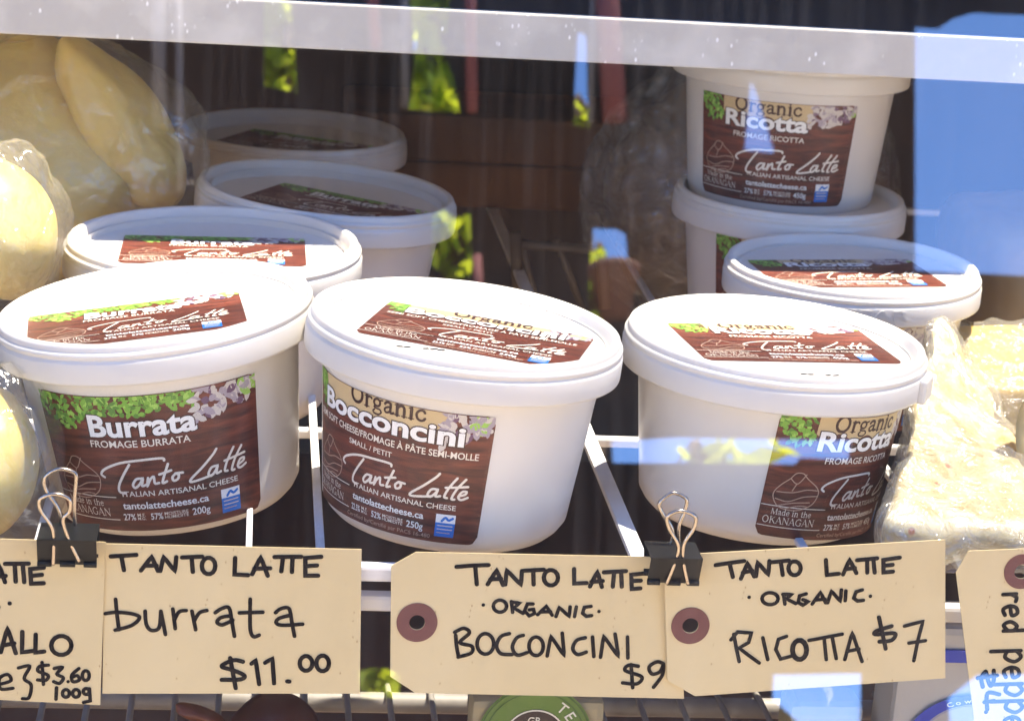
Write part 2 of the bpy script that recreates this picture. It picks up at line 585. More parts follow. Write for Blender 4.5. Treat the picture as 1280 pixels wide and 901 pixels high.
def ribbon(pts, w, closed=False, taper=0.0, cap=4):
    """a marker stroke: one strip with mitred bends and round ends"""
    if len(pts) == 1:
        p = pts[0]
        vs = [(p[0] + w / 2 * cos(2 * pi * k / 12), p[1] + w / 2 * sin(2 * pi * k / 12)) for k in range(12)]
        return vs, [tuple(range(12))]
    n = len(pts)
    vs, fs = [], []
    for i, p in enumerate(pts):
        a = pts[(i - 1) % n] if closed else pts[max(i - 1, 0)]
        c = pts[(i + 1) % n] if closed else pts[min(i + 1, n - 1)]
        d1 = Vector((p[0] - a[0], p[1] - a[1]))
        d2 = Vector((c[0] - p[0], c[1] - p[1]))
        if d1.length < 1e-12: d1 = d2
        if d2.length < 1e-12: d2 = d1
        d1.normalize(); d2.normalize()
        t = d1 + d2
        if t.length < 0.3: t = d1
        t.normalize()
        nn = Vector((-t.y, t.x))
        k = min(1.35, 1.0 / max(0.3, abs(nn.dot(Vector((-d1.y, d1.x))))))
        ww = w / 2 * k * (1 - taper * abs(2 * i / (n - 1) - 1) ** 3)
        vs += [(p[0] + nn.x * ww, p[1] + nn.y * ww), (p[0] - nn.x * ww, p[1] - nn.y * ww)]
    for i in range(n - 1 + (1 if closed else 0)):
        j = (i + 1) % n
        fs.append((2 * i, 2 * i + 1, 2 * j + 1, 2 * j))
    if not closed:
        for end in (0, n - 1):
            p = pts[end]
            q = pts[1] if end == 0 else pts[n - 2]
            ang = atan2(p[1] - q[1], p[0] - q[0])
            r = w / 2 * (1 - taper)
            arc = [(p[0] + r * cos(ang - pi / 2 + pi * k / (cap * 2)), p[1] + r * sin(ang - pi / 2 + pi * k / (cap * 2))) for k in range(cap * 2 + 1)]
            s = len(vs)
            vs += arc
            fs.append(tuple(range(s, s + len(arc))))
    return vs, fs


def ell(cx, cy, rx, ry, n=14, a0=0.0, sweep=2 * pi):
    return [(cx + rx * cos(a0 + sweep * k / n), cy + ry * sin(a0 + sweep * k / n)) for k in range(n + 1)]


# serif letters as pen strokes: (points, width in em), cap height .7, x height .46
SERIF = {
    'O': (.74, [(ell(.36, .35, .28, .34), .085)]),
    'r': (.40, [([(.13, .46), (.13, 0)], .09), ([(.03, .44), (.13, .46)], .035), ([(.02, .012), (.26, .012)], .03), ([(.14, .33), (.22, .44), (.33, .44), (.36, .4)], .06)]),
    'g': (.50, [(ell(.22, .30, .14, .15), .065), ([(.15, .16), (.10, .09), (.2, .05), (.36, .03), (.42, -.08), (.3, -.19), (.12, -.18), (.05, -.09), (.12, -.01)], .05), ([(.33, .41), (.46, .45)], .05)]),
    'a': (.47, [([(.08, .36), (.14, .44), (.25, .45), (.32, .38), (.32, .08), (.37, .02), (.45, .05)], .075), ([(.32, .28), (.15, .22), (.07, .12), (.13, .01), (.23, .03), (.32, .11)], .06)]),
    'n': (.56, [([(.13, .46), (.13, 0)], .09), ([(.03, .44), (.13, .46)], .035), ([(.02, .012), (.24, .012)], .03), ([(.15, .34), (.25, .44), (.36, .43), (.42, .32), (.42, 0)], .08), ([(.32, .012), (.53, .012)], .03)]),
    'i': (.28, [([(.14, .46), (.14, 0)], .09), ([(.04, .44), (.14, .46)], .035), ([(.03, .012), (.25, .012)], .03), ([(.13, .62)], .1)]),
    'c': (.44, [([(.38, .36), (.32, .44), (.2, .44), (.09, .33), (.07, .2), (.13, .06), (.24, .01), (.34, .04), (.4, .12)], .07)]),
    'M': (.86, [([(.14, .69), (.12, 0)], .045), ([(.14, .69), (.42, .03)], .085), ([(.42, .03), (.70, .69)], .04), ([(.70, .69), (.73, 0)], .085), ([(.03, .012), (.22, .012)], .03), ([(.62, .012), (.84, .012)], .03)]),
    'd': (.52, [([(.38, .70), (.38, .03), (.48, .02)], .08), ([(.38, .38), (.25, .45), (.1, .36), (.07, .2), (.13, .05), (.25, .01), (.38, .09)], .065)]),
    'e': (.46, [([(.08, .26), (.38, .27), (.34, .4), (.22, .45), (.1, .36), (.07, .2), (.14, .05), (.25, .01), (.38, .09)], .065)]),
    't': (.34, [([(.15, .6), (.15, .1), (.2, .02), (.31, .04)], .08), ([(.03, .44), (.3, .44)], .04)]),
    'h': (.56, [([(.13, .70), (.13, 0)], .085), ([(.02, .012), (.24, .012)], .03), ([(.15, .34), (.25, .44), (.36, .43), (.42, .32), (.42, 0)], .08), ([(.32, .012), (.53, .012)], .03)]),
    'K': (.70, [([(.15, .68), (.15, 0)], .09), ([(.04, .012), (.28, .012)], .03), ([(.04, .69), (.28, .69)], .03), ([(.17, .33), (.56, .68)], .04), ([(.28, .42), (.62, .01)], .09)]),
    'A': (.70, [([(.06, .0), (.33, .69)], .04), ([(.33, .69), (.62, 0)], .09), ([(.17, .23), (.50, .23)], .035), ([(.0, .012), (.17, .012)], .03), ([(.50, .012), (.72, .012)], .03)]),
    'N': (.74, [([(.12, .68), (.12, 0)], .04), ([(.12, .68), (.62, .02)], .09), ([(.62, .68), (.62, .02)], .04), ([(.02, .012), (.22, .012)], .03), ([(.52, .69), (.72, .69)], .03)]),
    'G': (.74, [([(.62, .55), (.5, .67), (.32, .67), (.13, .53), (.08, .34), (.14, .14), (.32, .02), (.5, .03), (.61, .1)], .075), ([(.61, .30), (.61, .06)], .08), ([(.48, .30), (.70, .30)], .03)]),
    ' ': (.28, []),
}


def serif_strokes(word, x0, x1, base, size):
    tot = sum(SERIF[c][0] for c in word)
    k = (x1 - x0) / tot
    x, out = x0, []
    for c in word:
        adv, st = SERIF[c]
        for pts, w in st:
            pts = catmull(pts, 4) if len(pts) > 3 else pts
            out.append(([(x + p[0] * k, base + p[1] * size) for p in pts], w * (k + size) / 2))
        x += adv * k
    return out


# ------------------------------------------------------------------ the printed label, drawn once per cheese in millimetres (u right, v up from the foot)
LW, LH = 78.0, 49.0


def zuv(x, y):
    """a point of the label seen square on: undo the bulge of the tub it was measured on"""
    th = degrees(asin(max(-1, min(1, (x - 647) / 614.0))))
    u = (th + 60) / 95.0 * LW

    def lerp(tab):
        for (a, va), (c, vc) in zip(tab, tab[1:]):
            if x <= c or (c, vc) == tab[-1]:
                return va + (vc - va) * (x - a) / (c - a)
    top = lerp([(100, 62), (125, 75), (400, 150), (700, 180), (1000, 186)])
    bot = lerp([(100, 698), (400, 790), (700, 825), (1000, 802)])
    return u, LH * (1 - (y - top) / (bot - top))


def design(kind):
    rnd = random.Random({"burrata": 3, "bocconcini": 5, "ricotta": 8}[kind])
    L = []

    def put(vf, level, key):
        L.append((vf[0], vf[1], level, key))

    def strokes(lst, w, level, key, z=True, sm=True):
        for i, pts in enumerate(lst):
            pts = [zuv(*p) for p in pts] if z else pts
            if sm: pts = catmull(pts, 5)
            put(ribbon(resample(pts, 1.5), w), level + i * 0.004, key)
    # leaves and blossom along the top edge (drawn as many small printed leaf shapes)

    def leaf(cx, cy, ln, wd, ang, key, lev):
        pts = []
        for t, s in ((0, 0), (.2, .75), (.45, 1), (.75, .7), (1, 0), (.75, -.7), (.45, -1), (.2, -.75)):
            lx, ly = (t - .5) * ln, s * wd / 2
            pts.append((cx + lx * cos(ang) - ly * sin(ang), cy + lx * sin(ang) + ly * cos(ang)))
        pts = [(min(LW - .3, max(.3, p[0])), min(LH - .25, p[1])) for p in pts]
        put((pts, [tuple(range(8))]), lev, key)
    leaf_to = 56 if kind == "burrata" else (13 if kind == "ricotta" else 9)
    fl_from = 55 if kind != "bocconcini" else 61
    lev = 0.05
    for i in range(300 if kind == "burrata" else 90):
        u = rnd.uniform(0, leaf_to)
        depth = 6.5 + 5.5 * max(0, 1 - abs(u - 12) / 12) + rnd.uniform(-1.5, 1.5)
        if kind != "burrata":
            depth = 9 + 4.5 * (u / leaf_to) + rnd.uniform(-1.5, 1)
            if u < 3: depth = 6
        v = LH - rnd.uniform(0, depth)
        leaf(u, v, rnd.uniform(1.6, 3.6), rnd.uniform(.9, 2.0), rnd.uniform(0, 2 * pi), rnd.choice(["leaf", "leaf2", "leaf", "leaf3", "leaf3", "leaf"]), lev)
        lev += 0.0003
    for i in range(85):
        u = rnd.uniform(fl_from, LW)
        depth = 11.5 - 5 * (u - fl_from) / (LW - fl_from) + rnd.uniform(-2, 1.5)
        v = LH - rnd.uniform(0, depth)
        key = rnd.choice(["lilac", "petal", "petal", "plum", "lilac", "leaf2" if u > LW - 7 else "petal"])
        leaf(u, v, rnd.uniform(2.2, 5.2), rnd.uniform(1.3, 3.0), rnd.uniform(0, 2 * pi), key, lev)
        lev += 0.0005
    if kind != "burrata":                                  # cream field behind the word Organic
        x0, x1 = (14, 56) if kind == "ricotta" else (8, 62)
        n = 30
        vs = []
        for i in range(n + 1):
            u = x0 + (x1 - x0) * i / n
            vs += [(u, LH - .2), (u, LH - ((9.5 if kind == 'ricotta' else 9.0) + 1.2 * sin(i * .7)) + (2.5 * (1 - i / n) if kind == "ricotta" else 0))]
        put((vs, [(2 * i, 2 * i + 1, 2 * i + 3, 2 * i + 2) for i in range(n)]), 0.035, "beige")
        word = serif_strokes("Organic", *((20, 51) if kind == "ricotta" else (25, 55)), LH - (5.6 if kind == 'ricotta' else 4.6), 8.6)
        for i, (pts, w) in enumerate(word):
            vf = ribbon(resample(pts, 1.0), w * 1.45)
            put(([(p[0], min(LH - .15, p[1])) for p in vf[0]], vf[1]), 0.17 + i * .002, "dark")
    name, a, b_, base, size = {"burrata": ("Burrata", 20.5, 56.0, LH - 14.3, 10.6), "ricotta": ("Ricotta", 15.5, 54.5, LH - 13.2, 10.5),
                               "bocconcini": ("Bocconcini", 8.5, 68.5, LH - 11.8, 10.0)}[kind]
    put(fit_text(name, a, b_, base, size, 0.062, 0.03), 0.215, "dark")
    put(fit_text(name, a, b_, base, size, 0.03), 0.245, "white")
    if kind == "bocconcini":
        put(fit_text("SEMI SOFT CHEESE/FROMAGE \u00c0 P\u00c2TE SEMI-MOLLE", 3, 74.0, LH - 16.6, 3.5, 0.012), 0.22, "cream")
        put(fit_text("SMALL / PETIT", 25, 44, LH - 20.6, 2.8, 0.008), 0.22, "cream")
    else:
        put(fit_text("FROMAGE " + name.upper(), 20, 53.5, LH - 18.3, 3.5, 0.01), 0.22, "cream")
    script = [[(320, 508), (308, 490), (330, 470), (400, 461), (500, 461), (572, 468), (580, 480)],
              [(432, 474), (400, 520), (375, 560), (372, 590), (393, 605)],
              [(478, 546), (452, 546), (434, 570), (442, 586), (464, 570), (480, 546), (472, 580), (490, 578)],
              [(502, 548), (494, 586), (508, 560), (526, 546), (528, 578), (546, 580)],
              [(594, 500), (568, 560), (562, 584), (580, 580)], [(552, 541), (604, 533)],
              [(622, 552), (606, 566), (610, 584), (628, 580), (634, 562), (622, 552), (652, 556)],
              [(806, 478), (790, 500), (740, 550), (690, 592), (680, 608), (700, 612), (758, 600), (784, 592)],
              [(804, 556), (778, 560), (762, 588), (774, 598), (796, 576), (806, 556), (798, 590), (818, 586)],
              [(882, 488), (852, 540), (836, 584), (848, 590)], [(918, 490), (886, 540), (868, 588), (880, 592)], [(838, 541), (930, 524)],
              [(896, 574), (922, 562), (926, 548), (908, 552), (896, 578), (908, 590), (934, 576)]]
    strokes(script, 0.85, 0.2, "cream")
    put(fit_text("ITALIAN ARTISANAL CHEESE", 28.2, 68.6, LH - 36.2, 2.75, 0.01), 0.22, "cream")
    put(fit_text("tantolattecheese.ca", 27.6, 57.5, LH - 40.8, 3.5, 0.02), 0.22, "white")
    fat, moist, grams = {"burrata": ("27%", "57%", "200g"), "ricotta": ("27%", "57%", "450g"), "bocconcini": ("22.5%", "52%", "250g")}[kind]
    yb_ = LH - 44.9
    put(fit_text(fat, 27.2, 31.6, yb_, 3.3, 0.012), 0.22, "white")
    put(fit_text("M.F.", 32.3, 35.2, yb_ + 1.3, 1.6, 0.006), 0.22, "cream")
    put(fit_text("M.G.", 32.3, 35.2, yb_, 1.6, 0.006), 0.22, "cream")
    put(fit_text(moist, 37.0, 41.2, yb_, 3.3, 0.012), 0.22, "white")
    put(fit_text("MOISTURE", 41.8, 50.0, yb_ + 1.3, 1.6, 0.006), 0.22, "cream")
    put(fit_text("HUMIDIT\u00c9", 41.8, 50.0, yb_, 1.6, 0.006), 0.22, "cream")
    put(fit_text(grams, 51.4, 57.6, yb_, 3.5, 0.012), 0.22, "white")
    if kind != "burrata":
        put(fit_text("Certified by/Certifi\u00e9 par PACS 16-480", 25.0, 60.5, LH - 47.6, 2.1, 0.004), 0.22, "tan")
    for i, (pts, w) in enumerate(serif_strokes("Made in the", 4.4, 20.3, LH - 40.0, 3.4)):
        put(ribbon(resample(pts, 1.0), w * .9), 0.2 + i * .001, "cream")
    for i, (pts, w) in enumerate(serif_strokes("OKANAGAN", 1.8, 22.4, LH - 43.6, 3.9)):
        put(ribbon(resample(pts, 1.0), w * .9), 0.2 + i * .001, "cream")
    put(ribbon(resample([(.4, LH - 36.6), (25.5, LH - 36.6)], 1.5), .32), 0.2, "cream")
    put(ribbon(resample([(.4, LH - 44.9), (25.5, LH - 44.9)], 1.5), .32), 0.2, "cream")
    drop = [[(182, 415), (196, 390), (220, 395), (240, 425), (285, 480), (298, 520), (280, 570), (225, 588), (165, 560), (142, 500), (152, 455), (184, 412)],
            [(182, 415), (208, 446), (232, 402)], [(150, 480), (200, 490), (245, 484), (290, 497)],
            [(150, 515), (190, 535), (240, 520), (294, 527)], [(165, 552), (210, 546), (270, 555)], [(186, 572), (230, 565), (262, 575)],
            [(205, 446), (196, 480)]]
    strokes(drop, 0.38, 0.2, "tan")
    # blue and white dairy mark
    u0, u1, v1, v0 = 62.0, 69.0, LH - 38.0, LH - 46.6
    vm = v0 + (v1 - v0) * .62
    put(([(u0, v0), ((u0 + u1) / 2, v0), (u1, v0), (u1, vm), ((u0 + u1) / 2, vm), (u0, vm)], [(0, 1, 4, 5), (1, 2, 3, 4)]), 0.2, "blue")
    put(([(u0, vm), ((u0 + u1) / 2, vm), (u1, vm), (u1, v1), ((u0 + u1) / 2, v1), (u0, v1)], [(0, 1, 4, 5), (1, 2, 3, 4)]), 0.2, "white")
    put(ribbon(catmull([(u0 + 2.2, vm + .7), (u0 + 3.4, vm + 2.1), (u0 + 4.6, vm + 1.2), (u0 + 6, vm + 2.0)], 4), .9), 0.23, "blue")
    for j in range(3):
        put(ribbon(resample([(u0 + .9, vm - 1.1 - j * 1.35), (u1 - .9 - .7 * (j == 2), vm - 1.1 - j * 1.35)], 1.5), .42), 0.23, "petal" if j < 2 else "lilac")
    return L


DESIGNS = {k: design(k) for k in ("burrata", "bocconcini", "ricotta")}


def label_mesh(kind, mapping, scale=1.0):
    """mapping(u, v, h) -> point; u, v measured from the label's centre in metres, h its height off the surface"""
    bm = bmesh.new()
    uvl = bm.loops.layers.uv.new("UVMap")
    rc = 3.0
    nu, nv = 52, 10
    us = [LW * i / nu for i in range(nu + 1)]
    cols = []
    for u in us:
        e = 0.0
        q = min(u, LW - u)
        if q < rc:
            e = rc - sqrt(max(0, rc * rc - (rc - q) ** 2))
        cols.append([(u, e + (LH - 2 * e) * j / nv) for j in range(nv + 1)])

    def P(u, v, h):
        return mapping((u - LW / 2) * 0.001 * scale, (v - LH / 2) * 0.001 * scale, h * 0.001)
    grid = [[bm.verts.new(P(u, v, 0.12)) for u, v in c] for c in cols]
    for i in range(nu):
        for j in range(nv):
            q = [(i, j), (i + 1, j), (i + 1, j + 1), (i, j + 1)]
            f = bm.faces.new([grid[a][c] for a, c in q])
            f.material_index = LKEYS.index("wood")
            for lp, (a, c) in zip(f.loops, q):
                lp[uvl].uv = (cols[a][c][0] / LW, cols[a][c][1] / LW)
    for vs, fs, lev, key in DESIGNS[kind]:
        t = bmesh.new()
        bv = [t.verts.new((x, y, 0)) for x, y in vs]
        for f in fs:
            try:
                t.faces.new([bv[i] for i in f])
            except ValueError:
                pass
        for _ in range(3):
            le = [e for e in t.edges if e.calc_length() > 2.4]
            if not le: break
            bmesh.ops.subdivide_edges(t, edges=le, cuts=1)
        bmesh.ops.triangulate(t, faces=[f for f in t.faces if len(f.verts) > 4])
        idx = {}
        for v in t.verts:
            idx[v] = bm.verts.new(P(v.co.x, v.co.y, 0.12 + lev))
        mi = LKEYS.index(key)
        for f in t.faces:
            try:
                nf = bm.faces.new([idx[v] for v in f.verts])
                nf.material_index = mi
                nf.normal_update()
            except ValueError:
                pass
        t.free()
    return bm


# ------------------------------------------------------------------ the cheese tubs
def tub_radius(z, R, H):
    zt_ = H - 0.0135
    return R * (0.775 + (0.885 - 0.775) * min(1, max(0, z / zt_)))


def make_tub(label, px, py, depth, kind, side_ang, lid_rot=0.0, lid_off=(0, 0), R=0.0575, H=0.067, recess=0.005, lean=0.0, nod=0.0, lscale=1.0, zc=None,
             lid_label=True, tear=None, tab=None, stamp=None, side=True, lidscale=1.0, lrot=0.0):
    """px, py: where the middle of the lid is seen; depth: its distance. Base is the origin; leans about its own middle"""
    top = at(px, py, D=depth)
    rot = Euler((radians(nod), radians(lean), 0), 'XYZ')
    base = top - rot.to_matrix() @ Vector((0, 0, H))
    t = empty("cheese_tub", base, rot, label, "cheese tub", "white round cheese tubs on the wire shelf")
    # body
    bm = bmesh.new()
    zt_ = H - 0.0135
    r0 = tub_radius(0, R, H)
    prof = [(0, 0.0015), (r0 - 0.012, 0.0015), (r0 - 0.0095, 0.0), (r0 - 0.007, 0.0002), (r0 - 0.0035, 0.0012), (r0 - 0.0012, 0.0034), (tub_radius(0.0065, R, H), 0.0065)]
    for k in range(1, 13):
        z = 0.0065 + (H - 0.004 - 0.0065) * k / 12
        prof.append((tub_radius(z, R, H), z))
    add_lathe(bm, prof)
    obj("body", bm, TUB_M, t)
    # lid
    bm = bmesh.new()
    fl = H - recess
    prof = [(0, fl), (R * 0.5, fl), (R * .86, fl), (R * .893, fl + .0004), (R * .902, fl + .0016), (R * .915, H - .0012), (R * .924, H - .0003), (R * .935, H),
            (R * .955, H), (R * .966, H - .0004), (R * .972, H - .0012), (R * .973, H - .0024), (R * .974, H - .0027), (R * .988, H - .003), (R * .993, H - .0036),
            (R * .994, H - .0045), (R * .986, H - .0050), (R * .986, H - .0054), (R * .996, H - .0060), (R, H - .0068), (R * .999, H - .0136), (R * .996, H - .0144),
            (R * .985, H - .0144), (R * .97, H - .0133), (R * .96, H - .0075)]
    add_lathe(bm, prof)
    if tab is not None:                                     # little pull tab on the skirt
        a = radians(tab)
        Mt = Matrix.Rotation(a, 4, 'Z')
        add_box(bm, (-.0065, -R - .0022, H - .0150), (.0065, -R + .002, H - .0058), .001, M=Mt)
    lid = obj("lid", bm, LID_M, t)
    if tear is not None:                                    # raised lettering on the skirt
        bm = bmesh.new()
        vs, fs = fit_text("TEAR", -.0155, .0155, H - .0112, .0062, .02)
        bv = []
        for x, y in vs:
            th = radians(tear) + x / R
            bv.append(bm.verts.new(((R + .0003) * sin(th), -(R + .0003) * cos(th), y)))
        for f in fs:
            bm.faces.new([bv[i] for i in f])
        ex = bmesh.ops.extrude_face_region(bm, geom=bm.faces[:])
        for v in ex["geom"]:
            if isinstance(v, bmesh.types.BMVert):
                v.co.x *= 1 - .0006 / R; v.co.y *= 1 - .0006 / R
        bmesh.ops.recalc_face_normals(bm, faces=bm.faces)
        obj("raised_lettering", bm, LID_M, lid)
    if lid_label:
        ca, sa = cos(radians(lid_rot)), sin(radians(lid_rot))
        ox, oy = lid_off

        def flat(u, v, h):
            return Vector((ox + u * ca - v * sa, oy + u * sa + v * ca, fl + h))
        obj("lid_label", label_mesh(kind, flat, lidscale), LMATS, lid)
    if stamp is not None:                                   # faint date code printed on the lid
        bm = bmesh.new()
        rnd = random.Random(4)
        x = stamp[0]
        for k in range(6):
            if k == 2: x += .004; continue
            w = .0012 + .0006 * rnd.random()
            vs, fs = ribbon([(x, stamp[1]), (x + w, stamp[1] + .0012 * rnd.random())], .0011)
            bv = [bm.verts.new((p[0], p[1], fl + .00015 + k * 1e-6)) for p in vs]
            for f in fs: bm.faces.new([bv[i] for i in f])
            x += .0026
        obj("date_code", bm, INK_M, lid)
    if side:
        zmid = (H - 0.0135) * 0.49 if zc is None else zc
        rm = tub_radius(zmid, R, H)

        def wrap(u, v, h):
            ra = radians(lrot)
            u, v = u * cos(ra) + v * sin(ra), v * cos(ra) - u * sin(ra)
            z = zmid + v
            r = tub_radius(z, R, H) + h
            th = radians(side_ang) + u / rm
            return Vector((r * sin(th), -r * cos(th), z))
        obj("side_label", label_mesh(kind, wrap, lscale), LMATS, t)
    return t


make_tub("front burrata tub tilting left with fully sunlit lid, behind the burrata price card", 192, 374, 0.822, "burrata", -6, R=.0585, H=.0775, lscale=1.07, zc=.031, lid_rot=5, lid_off=(-.0065, -.0095), lean=-8.2, nod=0, tab=None)
make_tub("bocconcini tub with wide sunlit lid, front middle between burrata and ricotta tubs", 584, 398, 0.805, "bocconcini", -37, H=.0752, zc=.0305, lid_rot=-18, lid_off=(.004, -.003), lean=3.5, stamp=(-.026, -.027))
make_tub("front ricotta tub with blue sky reflected across it and label turned right", 971, 416, 0.842, "ricotta", 36, H=.0705, zc=.028, lrot=4.5, lid_rot=8, lid_off=(.004, .004), tab=62, lean=1.5, stamp=(.002, -.036))
make_tub("large burrata tub half in shade, directly behind the front burrata tub", 267, 297, 0.947, "burrata", 0, R=.063, H=.073, recess=.007, lid_off=(0, .005), lean=-1, side=False)
make_tub("shaded tub with sunken lid and dark label, third from front on the left side", 410, 233, 1.055, "burrata", 0, R=.0618, H=.07, recess=.008, lid_rot=-27, lid_off=(.004, -.004), lean=3, side=False)
make_tub("farthest and darkest tub in the left row, below the green reflection", 367, 161, 1.2, "burrata", 0, R=.0612, H=.07, recess=.008, lid_rot=-28, lid_off=(.002, -.004), lean=0, side=False)
make_tub("ricotta tub raised on another tub under the white rail, label facing forward", 992, 58, 1.10, "ricotta", -20, R=.0583, H=.079, lscale=1.02, zc=.034, lid_label=False)
make_tub("mostly hidden ricotta tub at the bottom of the two tub stack", 988, 238, 1.105, "ricotta", -8, R=.0575, H=.066, lid_label=False)
make_tub("ricotta tub with raised TEAR lettering on its lid edge, before the two tub stack", 1066, 327, 1.0, "ricotta", -6, lid_rot=6, lid_off=(-.003, -.002), lean=-1, tear=-4, stamp=(.004, -.036))


# ------------------------------------------------------------------ price cards with marker lettering
def make_card(name, label, cat, poly, Y, strokes, conv, holes=None, thick=0.0005, lean=0.0):
    """poly and strokes in picture measure on the card's own upright plane Y; thin card extruded backwards"""
    def W(p):
        x, y = conv(p)
        q = at(x, y, Y=Y)
        return (q.x, q.z)
    o2 = [W(p) for p in poly]
    cx = sum(p[0] for p in o2) / len(o2)
    zt_ = max(p[1] for p in o2)
    bm = bmesh.new()
    loops = [o2]
    ring = None
    if holes:
        c, r_out, r_in = W(holes[0]), holes[1], holes[2]
        loops.append([(c[0] + r_in * cos(2 * pi * k / 24), c[1] + r_in * sin(2 * pi * k / 24)) for k in range(24)])
    es = []
    for lp in loops:
        vs = [bm.verts.new((x - cx, 0, z - zt_)) for x, z in lp]
        es += [bm.edges.new((vs[i], vs[(i + 1) % len(vs)])) for i in range(len(vs))]
    bmesh.ops.triangle_fill(bm, edges=es, use_beauty=True)
    for f in bm.faces:
        f.normal_update()
        if f.normal.y > 0: f.normal_flip()
    ex = bmesh.ops.extrude_face_region(bm, geom=bm.faces[:])
    bmesh.ops.translate(bm, vec=(0, thick, 0), verts=[v for v in ex["geom"] if isinstance(v, bmesh.types.BMVert)])
    bmesh.ops.recalc_face_normals(bm, faces=bm.faces)
    card = obj(name, bm, CARD_M, label=label, cat=cat)
    card.location = (cx, Y, zt_)
    card.rotation_euler = (radians(lean), 0, 0)
    bm = bmesh.new()
    for i, (pts, w, sm) in enumerate(strokes):
        q = [W(p) for p in pts]
        if sm and len(q) > 2: q = catmull(q, 6)
        wpx = w * 1.02 / 3500.0
        vs, fs = ribbon(resample(q, .0015) if len(q) > 1 else q, wpx)
        bv = [bm.verts.new((x - cx, -.00012 - i * 1.5e-6, z - zt_)) for x, z in vs]
        for f in fs:
            try: bm.faces.new([bv[k] for k in f])
            except ValueError: pass
    obj("lettering", bm, INK_M, card)
    if holes:
        bm = bmesh.new()
        n = 40
        a = [bm.verts.new((c[0] - cx + r_out * cos(2 * pi * k / n), -.0003, c[1] - zt_ + r_out * sin(2 * pi * k / n))) for k in range(n)]
        d = [bm.verts.new((c[0] - cx + r_in * cos(2 * pi * k / n), -.0003, c[1] - zt_ + r_in * sin(2 * pi * k / n))) for k in range(n)]
        e = [bm.verts.new((v.co.x, -.00005, v.co.z)) for v in a]
        for k in range(n):
            k2 = (k + 1) % n
            bm.faces.new((a[k], a[k2], d[k2], d[k]))
            bm.faces.new((e[k], e[k2], a[k2], a[k]))
        bmesh.ops.recalc_face_normals(bm, faces=bm.faces)
        obj("reinforcing_ring", bm, RING_M, card)
    return card


def S(w, *lst, sm=False):
    return [(pts, w, sm) for pts in lst]


def conv_for(ox, oy, s):
    return lambda p: (ox + p[0] / s, oy + p[1] / s)


w1, w2 = 5.2, 4.6
card1 = S(w1, [(70, 93), (130, 90), (190, 86)], [(120, 95), (132, 156)], [(212, 158), (262, 94), (292, 160)], [(230, 136), (285, 135)],
          [(303, 160), (318, 94), (372, 162), (378, 96)], [(405, 98), (500, 94)], [(450, 98), (456, 164)], [(655, 100), (652, 176), (715, 180)],
          [(735, 175), (775, 96), (808, 182)], [(745, 150), (820, 148)], [(840, 96), (966, 95)], [(880, 98), (872, 162)], [(925, 98), (922, 165)],
          [(1060, 95), (985, 101), (985, 182), (1045, 182)], [(990, 138), (1040, 135)]) + \
    S(w1, ell(530, 137, 32, 38)) + \
    S(w2, [(93, 290), (100, 360), (110, 430)], [(45, 356), (100, 350), (175, 358), (206, 375), (170, 410), (92, 432)],
      [(232, 345), (238, 405), (262, 433), (298, 420), (306, 345)], [(306, 345), (328, 452)], [(362, 335), (374, 425)], [(370, 385), (392, 348), (425, 342)],
      [(452, 345), (470, 430)], [(464, 388), (488, 352), (522, 342)], [(562, 352), (590, 334), (626, 330), (640, 395), (652, 460)],
      [(636, 366), (590, 374), (570, 395), (595, 408), (644, 386)], [(726, 290), (726, 425), (742, 462), (768, 455)], [(675, 353), (785, 350)],
      [(845, 352), (870, 334), (908, 334), (922, 400), (934, 460)], [(914, 364), (862, 378), (848, 398), (878, 410), (972, 405)], sm=True) + \
    S(w1, [(692, 577), (650, 570), (602, 588), (596, 602), (645, 616), (698, 640), (680, 658), (592, 660)], sm=True) + \
    S(w1, [(632, 560), (658, 698)], [(732, 586), (752, 570), (768, 680)], [(796, 582), (830, 562), (838, 676)], [(900, 667), (910, 668)]) + \
    S(w1, ell(988, 585, 30, 34), ell(1066, 585, 30, 36))
make_card("price_card", "plain manila price card lettered burrata $11.00, without a punched hole", "price card",
          [(38, 35), (1250, 62), (1240, 724), (33, 724)], -0.0665, card1, conv_for(120, 670, 3.7647), lean=-3)

card0 = S(w1, [(-30, 408), (0, 350), (20, 408)], [(-10, 388), (22, 385)], [(20, 341), (108, 340)], [(56, 344), (60, 406)], [(86, 344), (92, 408)],
          [(165, 355), (114, 360), (118, 414), (165, 412)], [(118, 385), (158, 381)], [(38, 486)], [(-4, 500)],
          [(6, 664), (30, 575), (62, 668)], [(12, 640), (56, 632)], [(86, 590), (85, 665), (124, 660)], [(136, 600), (135, 666), (168, 662)]) + \
    S(w1, ell(232, 640, 38, 35)) + \
    S(4.2, [(2, 782), (44, 768), (32, 746), (2, 760), (6, 798), (52, 796)], [(72, 722), (114, 716), (94, 760), (120, 784), (112, 830), (88, 834)],
      [(184, 712), (152, 716), (146, 734), (182, 748), (176, 766), (144, 766)], [(160, 702), (166, 782)],
      [(206, 724), (236, 720), (216, 744), (240, 758), (226, 778), (204, 772)], [(258, 772)], [(298, 724), (272, 748), (276, 772), (300, 766), (292, 750), (274, 756)], sm=True) + \
    S(4.2, ell(324, 750, 13, 18), ell(250, 815, 13, 14), ell(288, 815, 13, 14), ell(326, 808, 11, 11), [(215, 794), (213, 836)], [(338, 798), (341, 842), (316, 848)])
card0 += S(w1, [(-160, 350), (-100, 346)], [(-130, 348), (-128, 408)], [(-260, 590), (-215, 600)], [(-150, 620), (-110, 660), (-80, 600)])
make_card("price_card", "price card cut by the left edge reading ALLO and $3.60 100g", "price card",
          [(-480, 235), (396, 262), (378, 858), (-480, 815)], -0.0672, card0, conv_for(0, 590, 3.0), lean=-3)

